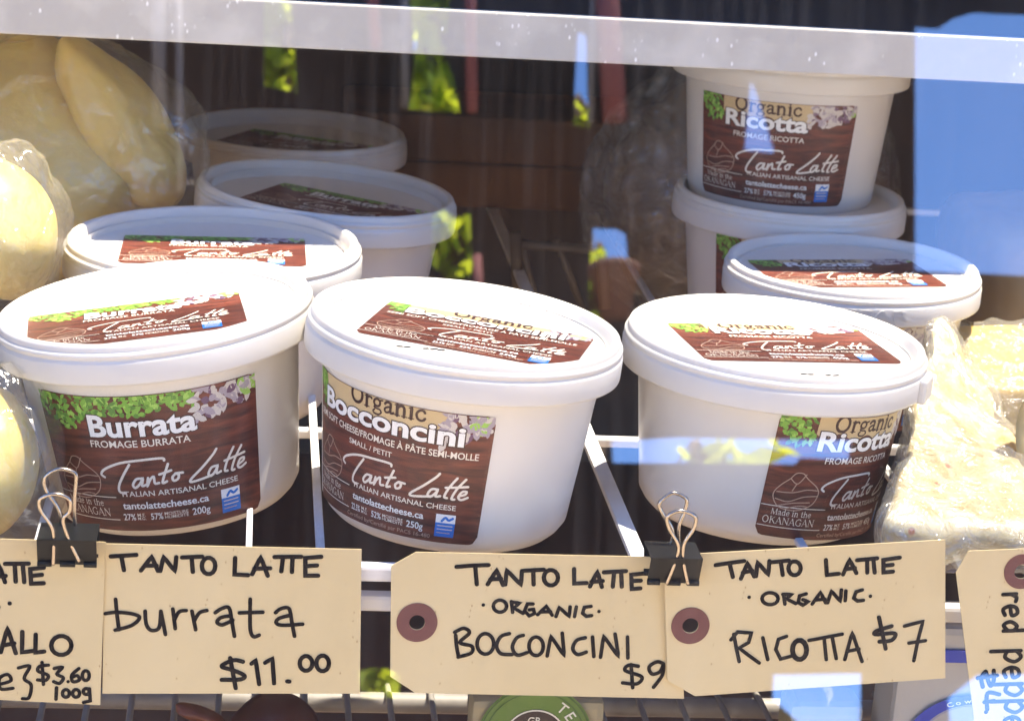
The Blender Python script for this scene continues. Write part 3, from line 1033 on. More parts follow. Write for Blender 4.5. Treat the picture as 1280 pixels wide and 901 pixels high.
card2 = S(w1, [(305, 93), (370, 88), (440, 86)], [(384, 94), (390, 165)], [(436, 165), (474, 106), (500, 168)], [(447, 145), (492, 142)], [(510, 166), (516, 106), (576, 168), (580, 110)],
          [(590, 109), (672, 105)], [(628, 110), (629, 166)], [(800, 102), (800, 162), (852, 160)], [(866, 174), (898, 112), (916, 176)], [(872, 155), (920, 152)],
          [(925, 116), (1018, 111)], [(968, 118), (962, 175)], [(998, 118), (1000, 175)], [(1092, 121), (1040, 126), (1042, 185), (1078, 182)], [(1042, 152), (1080, 150)]) + \
    S(w1, ell(702, 138, 30, 32)) + \
    S(4.4, ell(487, 255, 28, 25), [(417, 250)], [(535, 236), (540, 280)], [(535, 238), (572, 242), (545, 262), (584, 285)],
      [(626, 246), (602, 246), (590, 275), (610, 295), (632, 285), (628, 268), (610, 270)], [(645, 290), (682, 255), (706, 292)], [(658, 279), (700, 278)],
      [(722, 298), (736, 260), (778, 298), (782, 258)], [(808, 258), (800, 298)], [(870, 256), (842, 260), (834, 284), (850, 297), (872, 294)], [(903, 277)]) + \
    S(w2, [(300, 375), (304, 420), (312, 464)], [(296, 362), (334, 346), (358, 365), (318, 404), (368, 420), (364, 448), (310, 464)], ell(425, 410, 35, 42),
      [(526, 368), (490, 380), (472, 418), (490, 450), (536, 454)], [(584, 375), (556, 386), (538, 424), (558, 456), (600, 446)], ell(638, 420, 30, 38), sm=True) + \
    S(w2, [(684, 460), (700, 378), (756, 460), (748, 366)], [(875, 382), (880, 462)], [(908, 465), (922, 378), (984, 464), (970, 370)], [(1022, 382), (1023, 468)]) + \
    S(w2, [(845, 385), (808, 396), (792, 430), (812, 454), (848, 444)], [(1066, 502), (1026, 498), (1012, 520), (1080, 545), (1060, 574), (1000, 570)], [(1036, 495), (1042, 590)],
      [(1172, 492), (1146, 484), (1112, 505), (1124, 534), (1158, 524), (1172, 496), (1166, 540), (1130, 588)], sm=True)
make_card("price_tag", "manila tag with filled brown ring lettered organic bocconcini $9", "price tag",
          [(30, 90), (135, 33), (1228, 55), (1258, 636), (130, 612), (25, 545)], -0.0665, card2, conv_for(480, 680, 3.3684), ((138, 322), .0070, .0027), lean=-3)

card3 = S(w1, [(250, 119), (310, 110), (370, 102)], [(308, 110), (322, 168)], [(356, 175), (384, 110), (412, 166)], [(364, 150), (404, 142)], [(420, 165), (426, 106), (472, 160), (476, 102)],
          [(480, 108), (558, 100)], [(524, 105), (532, 160)], [(714, 98), (718, 160), (768, 155)], [(786, 158), (814, 96), (842, 152)], [(796, 136), (836, 131)],
          [(845, 99), (930, 91)], [(888, 98), (888, 150)], [(914, 95), (919, 150)], [(1025, 88), (956, 98), (956, 150), (996, 146)], [(958, 122), (995, 118)]) + \
    S(w1, ell(582, 132, 26, 29)) + \
    S(4.6, ell(478, 258, 34, 25), [(390, 252)], [(535, 240), (540, 280)], [(532, 240), (572, 240), (546, 258), (586, 278)],
      [(630, 238), (602, 246), (596, 274), (616, 285), (640, 270), (616, 262)], [(655, 280), (690, 232), (712, 275)], [(668, 264), (708, 260)],
      [(720, 275), (736, 226), (774, 270), (778, 222)], [(797, 226), (794, 266)], [(866, 222), (840, 230), (830, 256), (846, 268), (870, 265)], [(900, 248)]) + \
    S(w2, [(324, 405), (334, 460), (346, 518)], [(312, 428), (340, 396), (398, 400), (386, 440), (346, 462), (385, 492), (430, 524)], [(446, 420), (466, 510)],
      [(546, 414), (512, 426), (500, 468), (520, 508), (572, 494)], [(1042, 372), (1080, 362), (1120, 352), (1098, 430), (1080, 515)], [(1060, 442), (1130, 432)]) + \
    S(6.2, ell(600, 470, 30, 40)) + \
    S(w2, [(640, 431), (780, 405)], [(704, 424), (712, 510)], [(738, 418), (754, 506)], [(790, 510), (822, 398), (862, 518)], [(802, 476), (850, 466)]) + \
    S(w1, [(988, 372), (924, 392), (922, 406), (1000, 402), (988, 430), (936, 436)], [(935, 335), (962, 465)], sm=True)
make_card("price_tag", "manila tag hanging crooked with open brown ring lettered organic ricotta $7", "price tag",
          [(33, 128), (110, 76), (1218, 15), (1212, 588), (160, 662), (45, 598)], -0.0682, card3, conv_for(820, 670, 3.3684), ((142, 370), .0067, .0028), lean=-2)


def side_letters(x_base, items):
    """letters that read downwards: X of the letter runs down the picture, its Y to the right"""
    G = {'r': [[(0, 1), (.05, 0)], [(.02, .6), (.25, 1), (.55, .95)]], 'e': [[(.0, .5), (.65, .6), (.5, 1), (.12, .9), (.02, .45), (.25, 0), (.65, .12)]],
         'd': [[(.6, .75), (.3, .95), (.02, .5), (.25, .02), (.62, .3)], [(.6, 1.7), (.66, 0)]], 'p': [[(.05, 1), (.1, -.75)], [(.06, .75), (.4, 1), (.68, .6), (.45, .08), (.1, .2)]]}
    out = []
    for ch, y0, sc in items:
        for st in G[ch]:
            out.append(([(x_base + p[1] * sc, y0 + p[0] * sc) for p in st], 5.0, True))
    return out


card4 = side_letters(348, [('r', 303, 62), ('e', 358, 66), ('d', 430, 66), ('p', 560, 80), ('e', 640, 70), ('p', 712, 84), ('p', 790, 84), ('e', 868, 70)]) + \
    S(w1, [(300, 655), (300, 700), (285, 725), (270, 690), (262, 660), (242, 690), (248, 730)], [(225, 690), (315, 678)], [(325, 765), (270, 760), (268, 835)], [(300, 795), (255, 800)], [(262, 846)], sm=True)
make_card("price_tag", "manila tag hung upright at the right edge with red pepper written sideways", "price tag",
          [(130, 205), (190, 106), (640, 88), (690, 1010), (222, 1010)], -0.0675, card4, conv_for(1160, 660, 3.7417), ((437, 200), .0064, .0027), lean=-2)


# ------------------------------------------------------------------ binder clips
def make_clip(label, x0, y0, x1, y1, handles, Y):
    a, c = at(x0, y0, Y=Y), at(x1, y1, Y=Y)
    w, h = c.x - a.x, a.z - c.z
    org = Vector(((a.x + c.x) / 2, Y, c.z))
    t = empty("binder_clip", org, (0, 0, 0), label, "binder clip", "black binder clips holding the price cards")
    bm = bmesh.new()
    th = .0005
    prof = [(0.0, 0.0), (-.0038, h), (.0075 + .0045, h), (.0075, 0.0)]     # (y, z): jaw, spine, jaw
    inner = [(-.0006 + .0011, 0.0), (-.0032, h - th), (.0114, h - th), (.0069, 0.0)]
    for s0, s1 in ((0, 1), (1, 2), (2, 3)):
        P = [prof[s0], prof[s1], inner[s1], inner[s0]]
        vs = [[bm.verts.new((sx * w / 2, p[0], p[1])) for p in P] for sx in (-1, 1)]
        for k in range(4):
            k2 = (k + 1) % 4
            bm.faces.new((vs[0][k], vs[0][k2], vs[1][k2], vs[1][k]))
        bm.faces.new(vs[0]); bm.faces.new(list(reversed(vs[1])))
    bmesh.ops.recalc_face_normals(bm, faces=bm.faces)
    for s, yy in ((-1, -.0004), (1, .0079)):
        for f0, f1 in ((-.5, -.26), (-.12, .14), (.28, .5)):
            add_tube(bm, [(f0 * w, yy, .0004), (f1 * w, yy, .0004)], .0011, 10)
    obj("spring_body", bm, CLIP_M, t)
    for hi, (pts, yo, yt) in enumerate(handles):
        bm = bmesh.new()
        q = catmull(pts, 7)
        n = len(q)
        path = []
        for i, p in enumerate(q):
            g_ = at(p[0], p[1], Y=Y)
            f = (g_.z - org.z) / .028
            path.append((g_.x - org.x, yo + (yt - yo) * f, g_.z - org.z))
        add_tube(bm, path, .00068, 8)
        obj("wire_handle", bm, WIRE_M, t)
    return t


make_clip("black binder clip with tall wire loops between the bocconcini and ricotta tags", 812, 692, 873, 729,
          [([(832, 727), (842, 700), (846, 678), (834, 655), (832, 640), (848, 633), (866, 640), (865, 655), (853, 676), (853, 700), (859, 728)], -.0016, -.0042),
           ([(836, 722), (843, 700), (847, 676), (833, 652), (831, 641), (847, 629), (864, 636), (863, 650), (855, 672), (856, 700), (861, 722)], .0098, .010)], -0.0745)
make_clip("black binder clip with tall wire loops on the $3.60 card at left", 47, 669, 121, 706,
          [([(67, 703), (68, 680), (66, 655), (52, 632), (52, 618), (70, 612), (88, 619), (88, 634), (80, 645), (86, 668), (100, 699)], -.0016, -.0042),
           ([(72, 697), (74, 676), (70, 650), (54, 625), (53, 609), (70, 599), (90, 604), (92, 614), (90, 640), (92, 672), (104, 694)], .0098, .010)], -0.0745)


# ------------------------------------------------------------------ cheeses in bags
def blob(name, cen, rad, label, cat, m, rot=(0, 0, 0), seed=1, amp=.06, neck=0.0, sub=5, group=None, parent=None, scale=1.4):
    bm = bmesh.new()
    bmesh.ops.create_icosphere(bm, subdivisions=sub, radius=1.0)
    for v in bm.verts:
        q = v.co.copy()
        d = noise.noise(q * scale + Vector((seed * 5.3, seed, -seed * 2.1)))
        v.co *= 1 + amp * d * 1.6
        if neck:
            k = max(0.0, v.co.z)
            v.co.x *= 1 - neck * k * k * .75
            v.co.y *= 1 - neck * k * k * .75
            v.co.z *= 1 + neck * .25 * k
        v.co = Vector((v.co.x * rad[0], v.co.y * rad[1], v.co.z * rad[2]))
    o = obj(name, bm, m, parent, True, label, cat, group)
    o.location = cen
    o.rotation_euler = rot
    return o


GC = "pale yellow cheeses bagged at the left"
blob("bagged_cheese", at(52, 210, D=1.07), (.053, .045, .060), "largest pale yellow cheese at upper left inside the clear bag", "cheese", CHEESE_M, (0, radians(-18), 0), 2, .10, .45, group=GC)
blob("bagged_cheese", at(152, 160, D=1.055), (.020, .026, .046), "slim pointed yellow cheese leaning beside the largest one in the bag", "cheese", CHEESE_M, (radians(6), radians(-33), 0), 4, .09, .25, group=GC)
blob("bagged_cheese", at(2, 285, D=.90), (.021, .03, .030), "sunlit yellow cheese bulging at the left edge above the front burrata lid", "cheese", CHEESE_M, (0, radians(-20), 0), 6, .05, .1, group=GC)
blob("bagged_cheese", at(-16, 580, D=.80), (.018, .03, .026), "yellow cheese at the left edge below the front burrata lid", "cheese", CHEESE_M, (0, radians(8), 0), 8, .06, .1, group=GC)


def film_bag(name, label, cen, rad, seed, m=None, rot=(0, 0, 0), amp=.12, flat=None):
    bm = bmesh.new()
    bmesh.ops.create_icosphere(bm, subdivisions=6, radius=1.0)
    for v in bm.verts:
        q = v.co.copy()
        d = noise.noise(q * 1.6 + Vector((seed, seed * 2.2, 0)))
        r1 = 1 - abs(noise.noise(Vector((q.x * 3.2, q.y * 3.2, q.z * 1.3)) + Vector((seed * 3, 1, 2)))) * 2
        r2 = 1 - abs(noise.noise(q * 7.0 + Vector((seed, 4, seed)))) * 2
        v.co *= 1 + amp * d + amp * .35 * r1 + amp * .10 * r2
        v.co = Vector((v.co.x * rad[0], v.co.y * rad[1], v.co.z * rad[2]))
    o = obj(name, bm, m or FILM_M, None, True, label, "plastic bag")
    o.location = cen
    o.rotation_euler = rot
    return o


film_bag("plastic_bag", "loose clear plastic bag around the yellow cheeses at upper left", at(78, 205, D=1.05), (.068, .062, .060), 3, rot=(0, radians(26), 0), amp=.16)
film_bag("plastic_bag", "clear plastic film over the sunlit cheese above the front burrata lid", at(4, 285, D=.90), (.025, .034, .034), 9, amp=.14)
film_bag("plastic_bag", "clear plastic film over the yellow cheese at the lower left edge", at(-8, 585, D=.80), (.026, .034, .036), 5)

# brown wheel in crinkled wrap behind the stack
WHEEL_M = mat("brown_rind", (0.12, 0.065, 0.028), 0.45, mottle=(26, (0.26, 0.155, 0.07), 0.35, 0.7), bump=(50, .5, .004, 5))
wh = blob("wrapped_cheese", at(930, 250, D=1.27), (.082, .05, .075), "brown cheese wheel in crinkled clear wrap behind the two tub stack", "cheese", WHEEL_M, (0, 0, 0), 3, .05)
bm = bmesh.new()
bmesh.ops.create_icosphere(bm, subdivisions=6, radius=1.0)
for v in bm.verts:
    q = v.co.copy()
    r1 = 1 - abs(noise.noise(Vector((q.x * 2.2 + q.z * 2.6, q.y * 3, (q.z - q.x) * .9)) + Vector((2, 1, 5)))) * 2.4
    r2 = 1 - abs(noise.noise(q * 6.0)) * 2
    v.co *= 1.10 + .05 * r1 + .02 * r2
    v.co = Vector((v.co.x * .082, v.co.y * .05, v.co.z * .075))
obj("wrap", bm, WRAP_M, wh, True)

# wrapped pepper cheese at right
PEP_M = mat("speckled_pepper_cheese", (0.72, 0.56, 0.22), 0.4, sss=.3, sss_scale=.008, bump=(60, .4, .004, 4))
nt = PEP_M.node_tree
tc = nt.nodes.new("ShaderNodeTexCoord")
vo = nt.nodes.new("ShaderNodeTexVoronoi"); vo.inputs["Scale"].default_value = 75
no = nt.nodes.new("ShaderNodeTexNoise"); no.inputs["Scale"].default_value = 95; no.inputs["Detail"].default_value = 7; no.inputs["Distortion"].default_value = .8
rp = nt.nodes.new("ShaderNodeValToRGB")
rp.color_ramp.elements[0].position = .07; rp.color_ramp.elements[0].color = (.55, .07, .03, 1)
rp.color_ramp.elements[1].position = .13; rp.color_ramp.elements[1].color = (1, 1, 1, 1)
rq = nt.nodes.new("ShaderNodeValToRGB")
rq.color_ramp.elements[0].position = .38; rq.color_ramp.elements[0].color = (.62, .47, .20, 1)
rq.color_ramp.elements[1].position = .58; rq.color_ramp.elements[1].color = (.76, .66, .40, 1)
mx = nt.nodes.new("ShaderNodeMix"); mx.data_type = 'RGBA'; mx.blend_type = 'MULTIPLY'; mx.inputs["Factor"].default_value = .8
for a_, b_ in ((tc.outputs["Object"], vo.inputs["Vector"]), (tc.outputs["Object"], no.inputs["Vector"]), (vo.outputs["Distance"], rp.inputs["Fac"]),
               (no.outputs["Fac"], rq.inputs["Fac"]), (rq.outputs[0], mx.inputs[6]), (rp.outputs[0], mx.inputs[7]), (mx.outputs[2], nt.nodes["Principled BSDF"].inputs["Base Color"])):
    nt.links.new(a_, b_)


def wedge(name, label, cat, pts_bottom, heights, m, wrap=True, seed=1, amp=.003, rnd=.004):
    """a block with four bottom corners and four heights, rounded and a little lumpy; cling wrap as its part"""
    base = Vector((sum(p[0] for p in pts_bottom) / 4, sum(p[1] for p in pts_bottom) / 4, pts_bottom[0][2]))

    def shell(grow, cuts, a, ridged):
        bm = bmesh.new()
        lo = [bm.verts.new(Vector(p) - base) for p in pts_bottom]
        hi = [bm.verts.new(Vector((p[0], p[1], p[2] + h)) - base) for p, h in zip(pts_bottom, heights)]
        bm.faces.new(list(reversed(lo))); bm.faces.new(hi)
        for k in range(4):
            bm.faces.new((lo[k], lo[(k + 1) % 4], hi[(k + 1) % 4], hi[k]))
        bmesh.ops.recalc_face_normals(bm, faces=bm.faces)
        bmesh.ops.bevel(bm, geom=bm.edges[:], offset=rnd, segments=3, affect='EDGES', profile=.5)
        for _ in range(cuts):
            le = [e for e in bm.edges if e.calc_length() > .004]
            if not le: break
            bmesh.ops.subdivide_edges(bm, edges=le, cuts=1, use_grid_fill=True)
        bmesh.ops.triangulate(bm, faces=[f for f in bm.faces if len(f.verts) > 4])
        bm.normal_update()
        for v in bm.verts:
            q = v.co
            d = noise.noise(q * 45 + Vector((seed, 2 * seed, 0))) * a
            if ridged:
                d += a * (1 - abs(noise.noise(Vector((q.x * 90 + q.y * 50, q.y * 120 - q.x * 40, q.z * 80)) + Vector((seed, 0, 3)))) * 2.4) * .8
            v.co = v.co + v.normal * (grow + d)
        return bm
    o = obj(name, shell(0, 4, amp, False), m, None, True, label, cat)
    o.location = base
    if wrap:
        obj("wrap", shell(.0022, 6, .0024, True), WRAP_M, o, True)
    return o


def zpt(px, py, Y, Z=ZS):
    q = at(px, py, Y=Y)
    return (q.x, q.y, Z)


fl_, fr_, bl_, br_ = zpt(1104, 690, -.046), zpt(1330, 690, -.046), zpt(1158, 520, .095), zpt(1222, 520, .095)
wedge("wrapped_pepper_cheese", "sunlit pale cheese wedge flecked with red in crinkled wrap beside the front ricotta tub", "cheese",
      [fl_, fr_, br_, bl_], [.016, .011, .026, .055], PEP_M, seed=2, amp=.005)
YEL_M = mat("yellow_cheese", (0.50, 0.34, 0.06), .4, sss=.3, sss_scale=.008, mottle=(30, (0.58, 0.43, 0.11), .4, .7))
xa = at(1185, 480, Y=.10).x
wedge("yellow_cheese_block", "yellow cheese block in clear wrap behind the sunlit speckled wedge", "cheese",
      [(xa, .10, ZS), (xa + .075, .10, ZS), (xa + .075, .17, ZS), (xa, .17, ZS)], [.024, .023, .030, .032], YEL_M, seed=5)
xa = at(1210, 420, Y=.26).x
TANL_M = mat("tan_rind", (0.36, 0.25, 0.11), .5, mottle=(20, (0.26, 0.17, 0.07), .4, .7))
wedge("tan_cheese_block", "rounded tan cheese block in the shade at the far right", "cheese",
      [(xa, .24, ZS), (xa + .1, .24, ZS), (xa + .1, .34, ZS), (xa, .34, ZS)], [.058, .056, .058, .06], TANL_M, wrap=False, seed=7, rnd=.012)
# upright sheet of butcher paper
PAPER_M = mat("butcher_paper", (0.60, 0.46, 0.22), .6, bump=(40, .5, .003, 4))
bm = bmesh.new()
q0, q1 = at(1252, 690, Y=.02), at(1300, 690, Y=.03)
rows = []
for i in range(9):
    row = []
    for j in range(15):
        f, h_ = i / 8, j / 14
        x = q0.x + (q1.x - q0.x + .03) * f + .003 * noise.noise(Vector((f * 3, h_ * 4, 1)))
        y = .02 + .012 * noise.noise(Vector((f * 2.5, h_ * 3, 5))) + .02 * f
        z = ZS + h_ * (.075 + .008 * noise.noise(Vector((f * 5, 0, 2))))
        row.append(bm.verts.new((x - q0.x, y, z)))
    rows.append(row)
for i in range(8):
    for j in range(14):
        bm.faces.new((rows[i][j], rows[i + 1][j], rows[i + 1][j + 1], rows[i][j + 1]))
ex = bmesh.ops.extrude_face_region(bm, geom=bm.faces[:])
bmesh.ops.translate(bm, vec=(.0002, .0004, 0), verts=[v for v in ex["geom"] if isinstance(v, bmesh.types.BMVert)])
bmesh.ops.recalc_face_normals(bm, faces=bm.faces)
o = obj("paper_sheet", bm, PAPER_M, None, True, "upright crinkled tan paper sheet at the right edge beside the sunlit wedge", "paper")
o.location = (q0.x, 0, 0)

# dark box and white stand at the back
BOX_M = mat("dark_brown_cardboard", (0.19, 0.085, 0.03), .7, mottle=(10, (0.11, 0.055, 0.024), .4, .65), bump=(60, .3, .002, 4))
qa, qb = at(440, 138, Y=.50), at(850, 160, Y=.50)
bm = bmesh.new()
add_box(bm, (qa.x, .50, ZS), (qb.x, .58, qa.z - .028), .002)
bx = obj("cardboard_box", bm, BOX_M, None, label="dark brown cardboard box standing against the back of the case", cat="box")
bm = bmesh.new()
add_box(bm, (qa.x - .002, .496, qa.z - .027), (qb.x + .002, .585, qa.z), .002)
obj("box_lid", bm, BOX_M, bx)
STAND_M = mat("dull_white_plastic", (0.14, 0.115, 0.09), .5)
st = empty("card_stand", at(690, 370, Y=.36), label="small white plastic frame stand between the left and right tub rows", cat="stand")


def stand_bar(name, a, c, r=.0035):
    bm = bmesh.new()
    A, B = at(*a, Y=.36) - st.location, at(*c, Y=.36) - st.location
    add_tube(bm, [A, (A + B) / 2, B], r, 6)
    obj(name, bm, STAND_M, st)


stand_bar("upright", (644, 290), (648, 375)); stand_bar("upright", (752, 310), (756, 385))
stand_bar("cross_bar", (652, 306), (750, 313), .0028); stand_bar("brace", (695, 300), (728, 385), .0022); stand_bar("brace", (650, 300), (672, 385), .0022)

# ------------------------------------------------------------------ things on the lowest rack
RED_M = mat("dark_red_wax", (0.055, 0.010, 0.006), .45, mottle=(25, (0.09, 0.022, 0.01), .4, .7))
blob("red_wax_cheese", at(342, 912, Y=-.01), (.017, .017, .013), "dark red waxed cheese on the lowest rack under the burrata card", "cheese", RED_M, (0, 0, 0), 3, .05, .15)
PEPR_M = mat("orange_red_skin", (0.14, 0.035, 0.012), .4)
blob("red_chili", at(250, 893, Y=.0), (.010, .004, .003), "small orange red chili lying left of the dark red waxed cheese", "chili", PEPR_M, (0, radians(18), 0), 5, .1)
GRN_M = mat("green_print", (0.12, 0.20, 0.03), .45)
DKG_M = mat("dark_green_print", (0.045, 0.09, 0.02), .45)
KRAFT_M = mat("kraft_wrapper", (0.36, 0.29, 0.16), .55)
cr = mat("cream_print", (0.75, 0.72, 0.58), .5)


def disc(bm, r0, r1, y, n=48, mi=0, sx=1.0, sz=1.0):
    a = [bm.verts.new((r1 * sx * cos(2 * pi * k / n), y, r1 * sz * sin(2 * pi * k / n))) for k in range(n)]
    if r0 <= 0:
        f = bm.faces.new(list(reversed(a))); f.material_index = mi
        return
    c = [bm.verts.new((r0 * sx * cos(2 * pi * k / n), y, r0 * sz * sin(2 * pi * k / n))) for k in range(n)]
    for k in range(n):
        f = bm.faces.new((a[k], c[k], c[(k + 1) % n], a[(k + 1) % n])); f.material_index = mi


def ring_text(bm, body, r, a0, step, size, y, mi, sx=1.0, sz=1.0):
    for i, ch in enumerate(body):
        if ch == ' ': continue
        vs, fs = text2d(ch, .01)
        a = radians(a0 - step * i)
        bv = []
        for x, z in vs:
            lx, lz = (x - .32) * size, (z) * size
            rr = r + lz
            bv.append(bm.verts.new(((rr * sin(pi / 2 - a) + lx * cos(pi / 2 - a)) * sx, y, (rr * cos(pi / 2 - a) - lx * sin(pi / 2 - a)) * sz)))
        for f in fs:
            nf = bm.faces.new([bv[k] for k in f]); nf.material_index = mi


qc = at(668, 922, Y=-.02)
pk = empty("round_label_pack", qc, (radians(0), 0, 0), "kraft pack with round green label reading TERRA on the lowest rack", "cheese pack")
bm = bmesh.new(); add_box(bm, (-.024, .001, -.03), (.026, .016, .0145), .003); obj("wrapper", bm, KRAFT_M, pk)
bm = bmesh.new()
disc(bm, .0118, .0215, -.0002, mi=0); disc(bm, .0205, .0209, -.0005, mi=1); disc(bm, .0185, .0188, -.0005, mi=1); disc(bm, 0, .0118, -.0002, mi=2)
disc(bm, .0112, .0118, -.0006, mi=3)
ring_text(bm, "TERRA", .0138, 52, 17, .0058, -.0007, 3)
vs, fs = fit_text("GR", -.003, .002, .006, .004, .01)
bv = [bm.verts.new((x, -.0006, z)) for x, z in vs]
for f in fs: bm.faces.new([bv[k] for k in f]).material_index = 3
o = obj("round_label", bm, [GRN_M, DKG_M, mat("dark_brown_print", (.05, .028, .018), .5), cr], pk)
WHT_M = mat("glossy_white_carton", (0.40, 0.38, 0.35), .35)
BLU_M = mat("royal_blue_print", (0.012, 0.035, 0.36), .4)
qd = at(1215, 922, Y=-.015)
pk = empty("blue_oval_pack", qd, (0, 0, 0), "pale carton with blue oval ring label under the ricotta tag", "cheese pack")
ztop = at(1190, 786, Y=-.015).z - qd.z
bm = bmesh.new(); add_box(bm, (-.032, .001, -.04), (.045, .03, ztop), .003); obj("carton", bm, WHT_M, pk)
bm = bmesh.new(); disc(bm, .0182, .0232, -.0003, mi=0, sx=1.12, sz=.78); disc(bm, .0176, .0178, -.0004, mi=0, sx=1.12, sz=.78)
ring_text(bm, "Cow milk", .0192, 118, 9, .0034, -.0006, 1, 1.12, .78)
obj("oval_label", bm, [BLU_M, cr], pk)
bm = bmesh.new(); add_box(bm, (-.031, -.0004, ztop - .0135), (.044, .0006, ztop - .0085), 0); obj("blue_stripe", bm, BLU_M, pk)
qe = at(1030, 905, Y=.0)
bm = bmesh.new(); add_box(bm, (-.014, 0, -.03), (.016, .02, .008), .004)
o = obj("wrapped_cheese", bm, mat("olive_beige_wrapper", (.30, .24, .12), .5, mottle=(40, (.2, .18, .07), .4, .7)), None, label="small olive beige wrapped cheese between the lower rack wires and the pale carton", cat="cheese")
o.location = qe

# ------------------------------------------------------------------ the market place behind the photographer, seen only as mirror images in the pane
CANVAS_M = mat("dark_canvas", (0.005, 0.004, 0.0045), .95, spec=.2, mottle=(3, (0.008, 0.006, 0.006), .4, .7))
YW = -3.2


def wall_pt(p, Y=YW):
    q = seen_in_glass(p[0], p[1], Y)
    return (q.x, q.z)


holes = [
    [(330, -30), (362, -25), (366, 40), (372, 118), (352, 112), (330, 108)],
    [(510, -50), (566, -50), (556, 70), (566, 95), (575, 141), (545, 140), (511, 137), (518, 80)],
    [(722, 40), (733, 45), (734, 120), (738, 160), (717, 158), (718, 110)],
    [(1143, 34), (1172, 36), (1190, 24), (1216, 16), (1250, 18), (1420, 22), (1420, 352), (1143, 338)],
    [(938, 100), (946, 118), (968, 192), (930, 188)],
    [(540, 268), (556, 262), (570, 272), (588, 266), (590, 330), (588, 346), (560, 350), (538, 330)],
    [(741, 285), (770, 286), (782, 292), (785, 335), (770, 372), (775, 400), (736, 400), (735, 340)],
    [(742, 552), (845, 546), (955, 548), (1062, 550), (1060, 574), (1000, 572), (992, 580), (742, 578)],
    [(448, 836), (480, 834), (500, 842), (498, 870), (452, 872)],
    [(966, 842), (1076, 840), (1074, 920), (1000, 905), (965, 872)],
    [(1222, 842), (1420, 840), (1420, 930), (1187, 905), (1184, 872)],
]
outer = [(-500, -420), (1800, -420), (1800, 1250), (-500, 1250)]


def holed_sheet(loops, Y, th, m, name, label, cat):
    bm = bmesh.new()
    es = []
    for lp in loops:
        vs = [bm.verts.new((p[0], 0, p[1])) for p in lp]
        es += [bm.edges.new((vs[i], vs[(i + 1) % len(vs)])) for i in range(len(vs))]
    bmesh.ops.triangle_fill(bm, edges=es, use_beauty=True)
    ex = bmesh.ops.extrude_face_region(bm, geom=bm.faces[:])
    bmesh.ops.translate(bm, vec=(0, -th, 0), verts=[v for v in ex["geom"] if isinstance(v, bmesh.types.BMVert)])
    bmesh.ops.recalc_face_normals(bm, faces=bm.faces)
    o = obj(name, bm, m, None, label=label, cat=cat)
    o.location = (0, Y, 0)
    return o


holed_sheet([[wall_pt(p) for p in lp] for lp in [outer] + holes], YW, .004, CANVAS_M, "sky_blocking_canvas", "added dark canvas sheet, its openings cut to shape the sky mirrored in the front glass", "added sheet")  # sheet added to block the mirrored sky except through the cut openings
REDM = mat("faded_red_cloth", (0.16, 0.045, 0.045), .85)
GREYM = mat("pale_vinyl", (0.10, 0.10, 0.105), .6)
TERM = mat("terracotta", (0.09, 0.035, 0.022), .8)


def strap(name, label, cat, a, c, w, m, Y=YW + .06):
    A, B = wall_pt(a, Y), wall_pt(c, Y)
    bm = bmesh.new()
    s = w / 2800 * 3.9
    add_tube(bm, [(A[0], 0, A[1]), ((A[0] + B[0]) / 2, .01, (A[1] + B[1]) / 2), (B[0], 0, B[1])], s / 2, 8)
    o = obj(name, bm, m, None, label=label, cat=cat)
    o.location = (0, Y, 0)


strap("awning_strap", "red cloth strap right of the leafy gap, mirrored above the rail", "strap", (584, -120), (590, 140), 16, REDM)
strap("awning_strap", "red cloth strap over the middle of the rail, mirrored in the glass", "strap", (455, -120), (470, 60), 16, REDM)
strap("awning_strap", "wide red cloth band right of the narrow sky slit, mirrored in the glass", "strap", (748, -120), (768, 150), 34, REDM)
strap("awning_pole", "pale pole left of the leafy gap, mirrored in the glass", "pole", (503, -120), (506, 136), 11, GREYM)
strap("awning_pole", "pale pole beside the narrow sky slit, mirrored in the glass", "pole", (740, -120), (738, 155), 8, GREYM)
strap("awning_pole", "pale pole mirrored over the yellow cheese bag", "pole", (196, -120), (200, 160), 20, GREYM)
strap("awning_pole", "slim pale pole mirrored between yellow cheese bag and farthest left tub", "pole", (222, -120), (226, 240), 10, GREYM)
strap("awning_strap", "red strap below the leafy reflection at the third left tub", "strap", (596, 320), (600, 420), 12, REDM)
pot = empty("flower_pot", (0, 0, 0), label="terracotta flower pot mirrored between the bocconcini and stacked ricotta tubs", cat="flower pot")
P0 = wall_pt((768, 395), YW + .2)
pot.location = (P0[0], YW + .2, P0[1])
bm = bmesh.new()
add_lathe(bm, [(0, 0), (.028, 0), (.042, .075), (.047, .075), (.047, .092), (.040, .092), (.038, .08), (0, .08)], 32)
obj("pot_body", bm, TERM, pot)

LEAF_M = bpy.data.materials.new("sunlit_leaf")
LEAF_M.use_nodes = True
nt = LEAF_M.node_tree
pb_ = nt.nodes["Principled BSDF"]
pb_.inputs["Base Color"].default_value = (.17, .26, .016, 1)
pb_.inputs["Roughness"].default_value = .5
tl = nt.nodes.new("ShaderNodeBsdfTranslucent"); tl.inputs["Color"].default_value = (.70, .80, .04, 1)
ms = nt.nodes.new("ShaderNodeMixShader"); ms.inputs[0].default_value = .55
nt.links.new(pb_.outputs[0], ms.inputs[1]); nt.links.new(tl.outputs[0], ms.inputs[2])
nt.links.new(ms.outputs[0], nt.nodes["Material Output"].inputs["Surface"])
BARK_M = mat("bark", (.10, .065, .04), .9, bump=(20, .5, .02, 4))


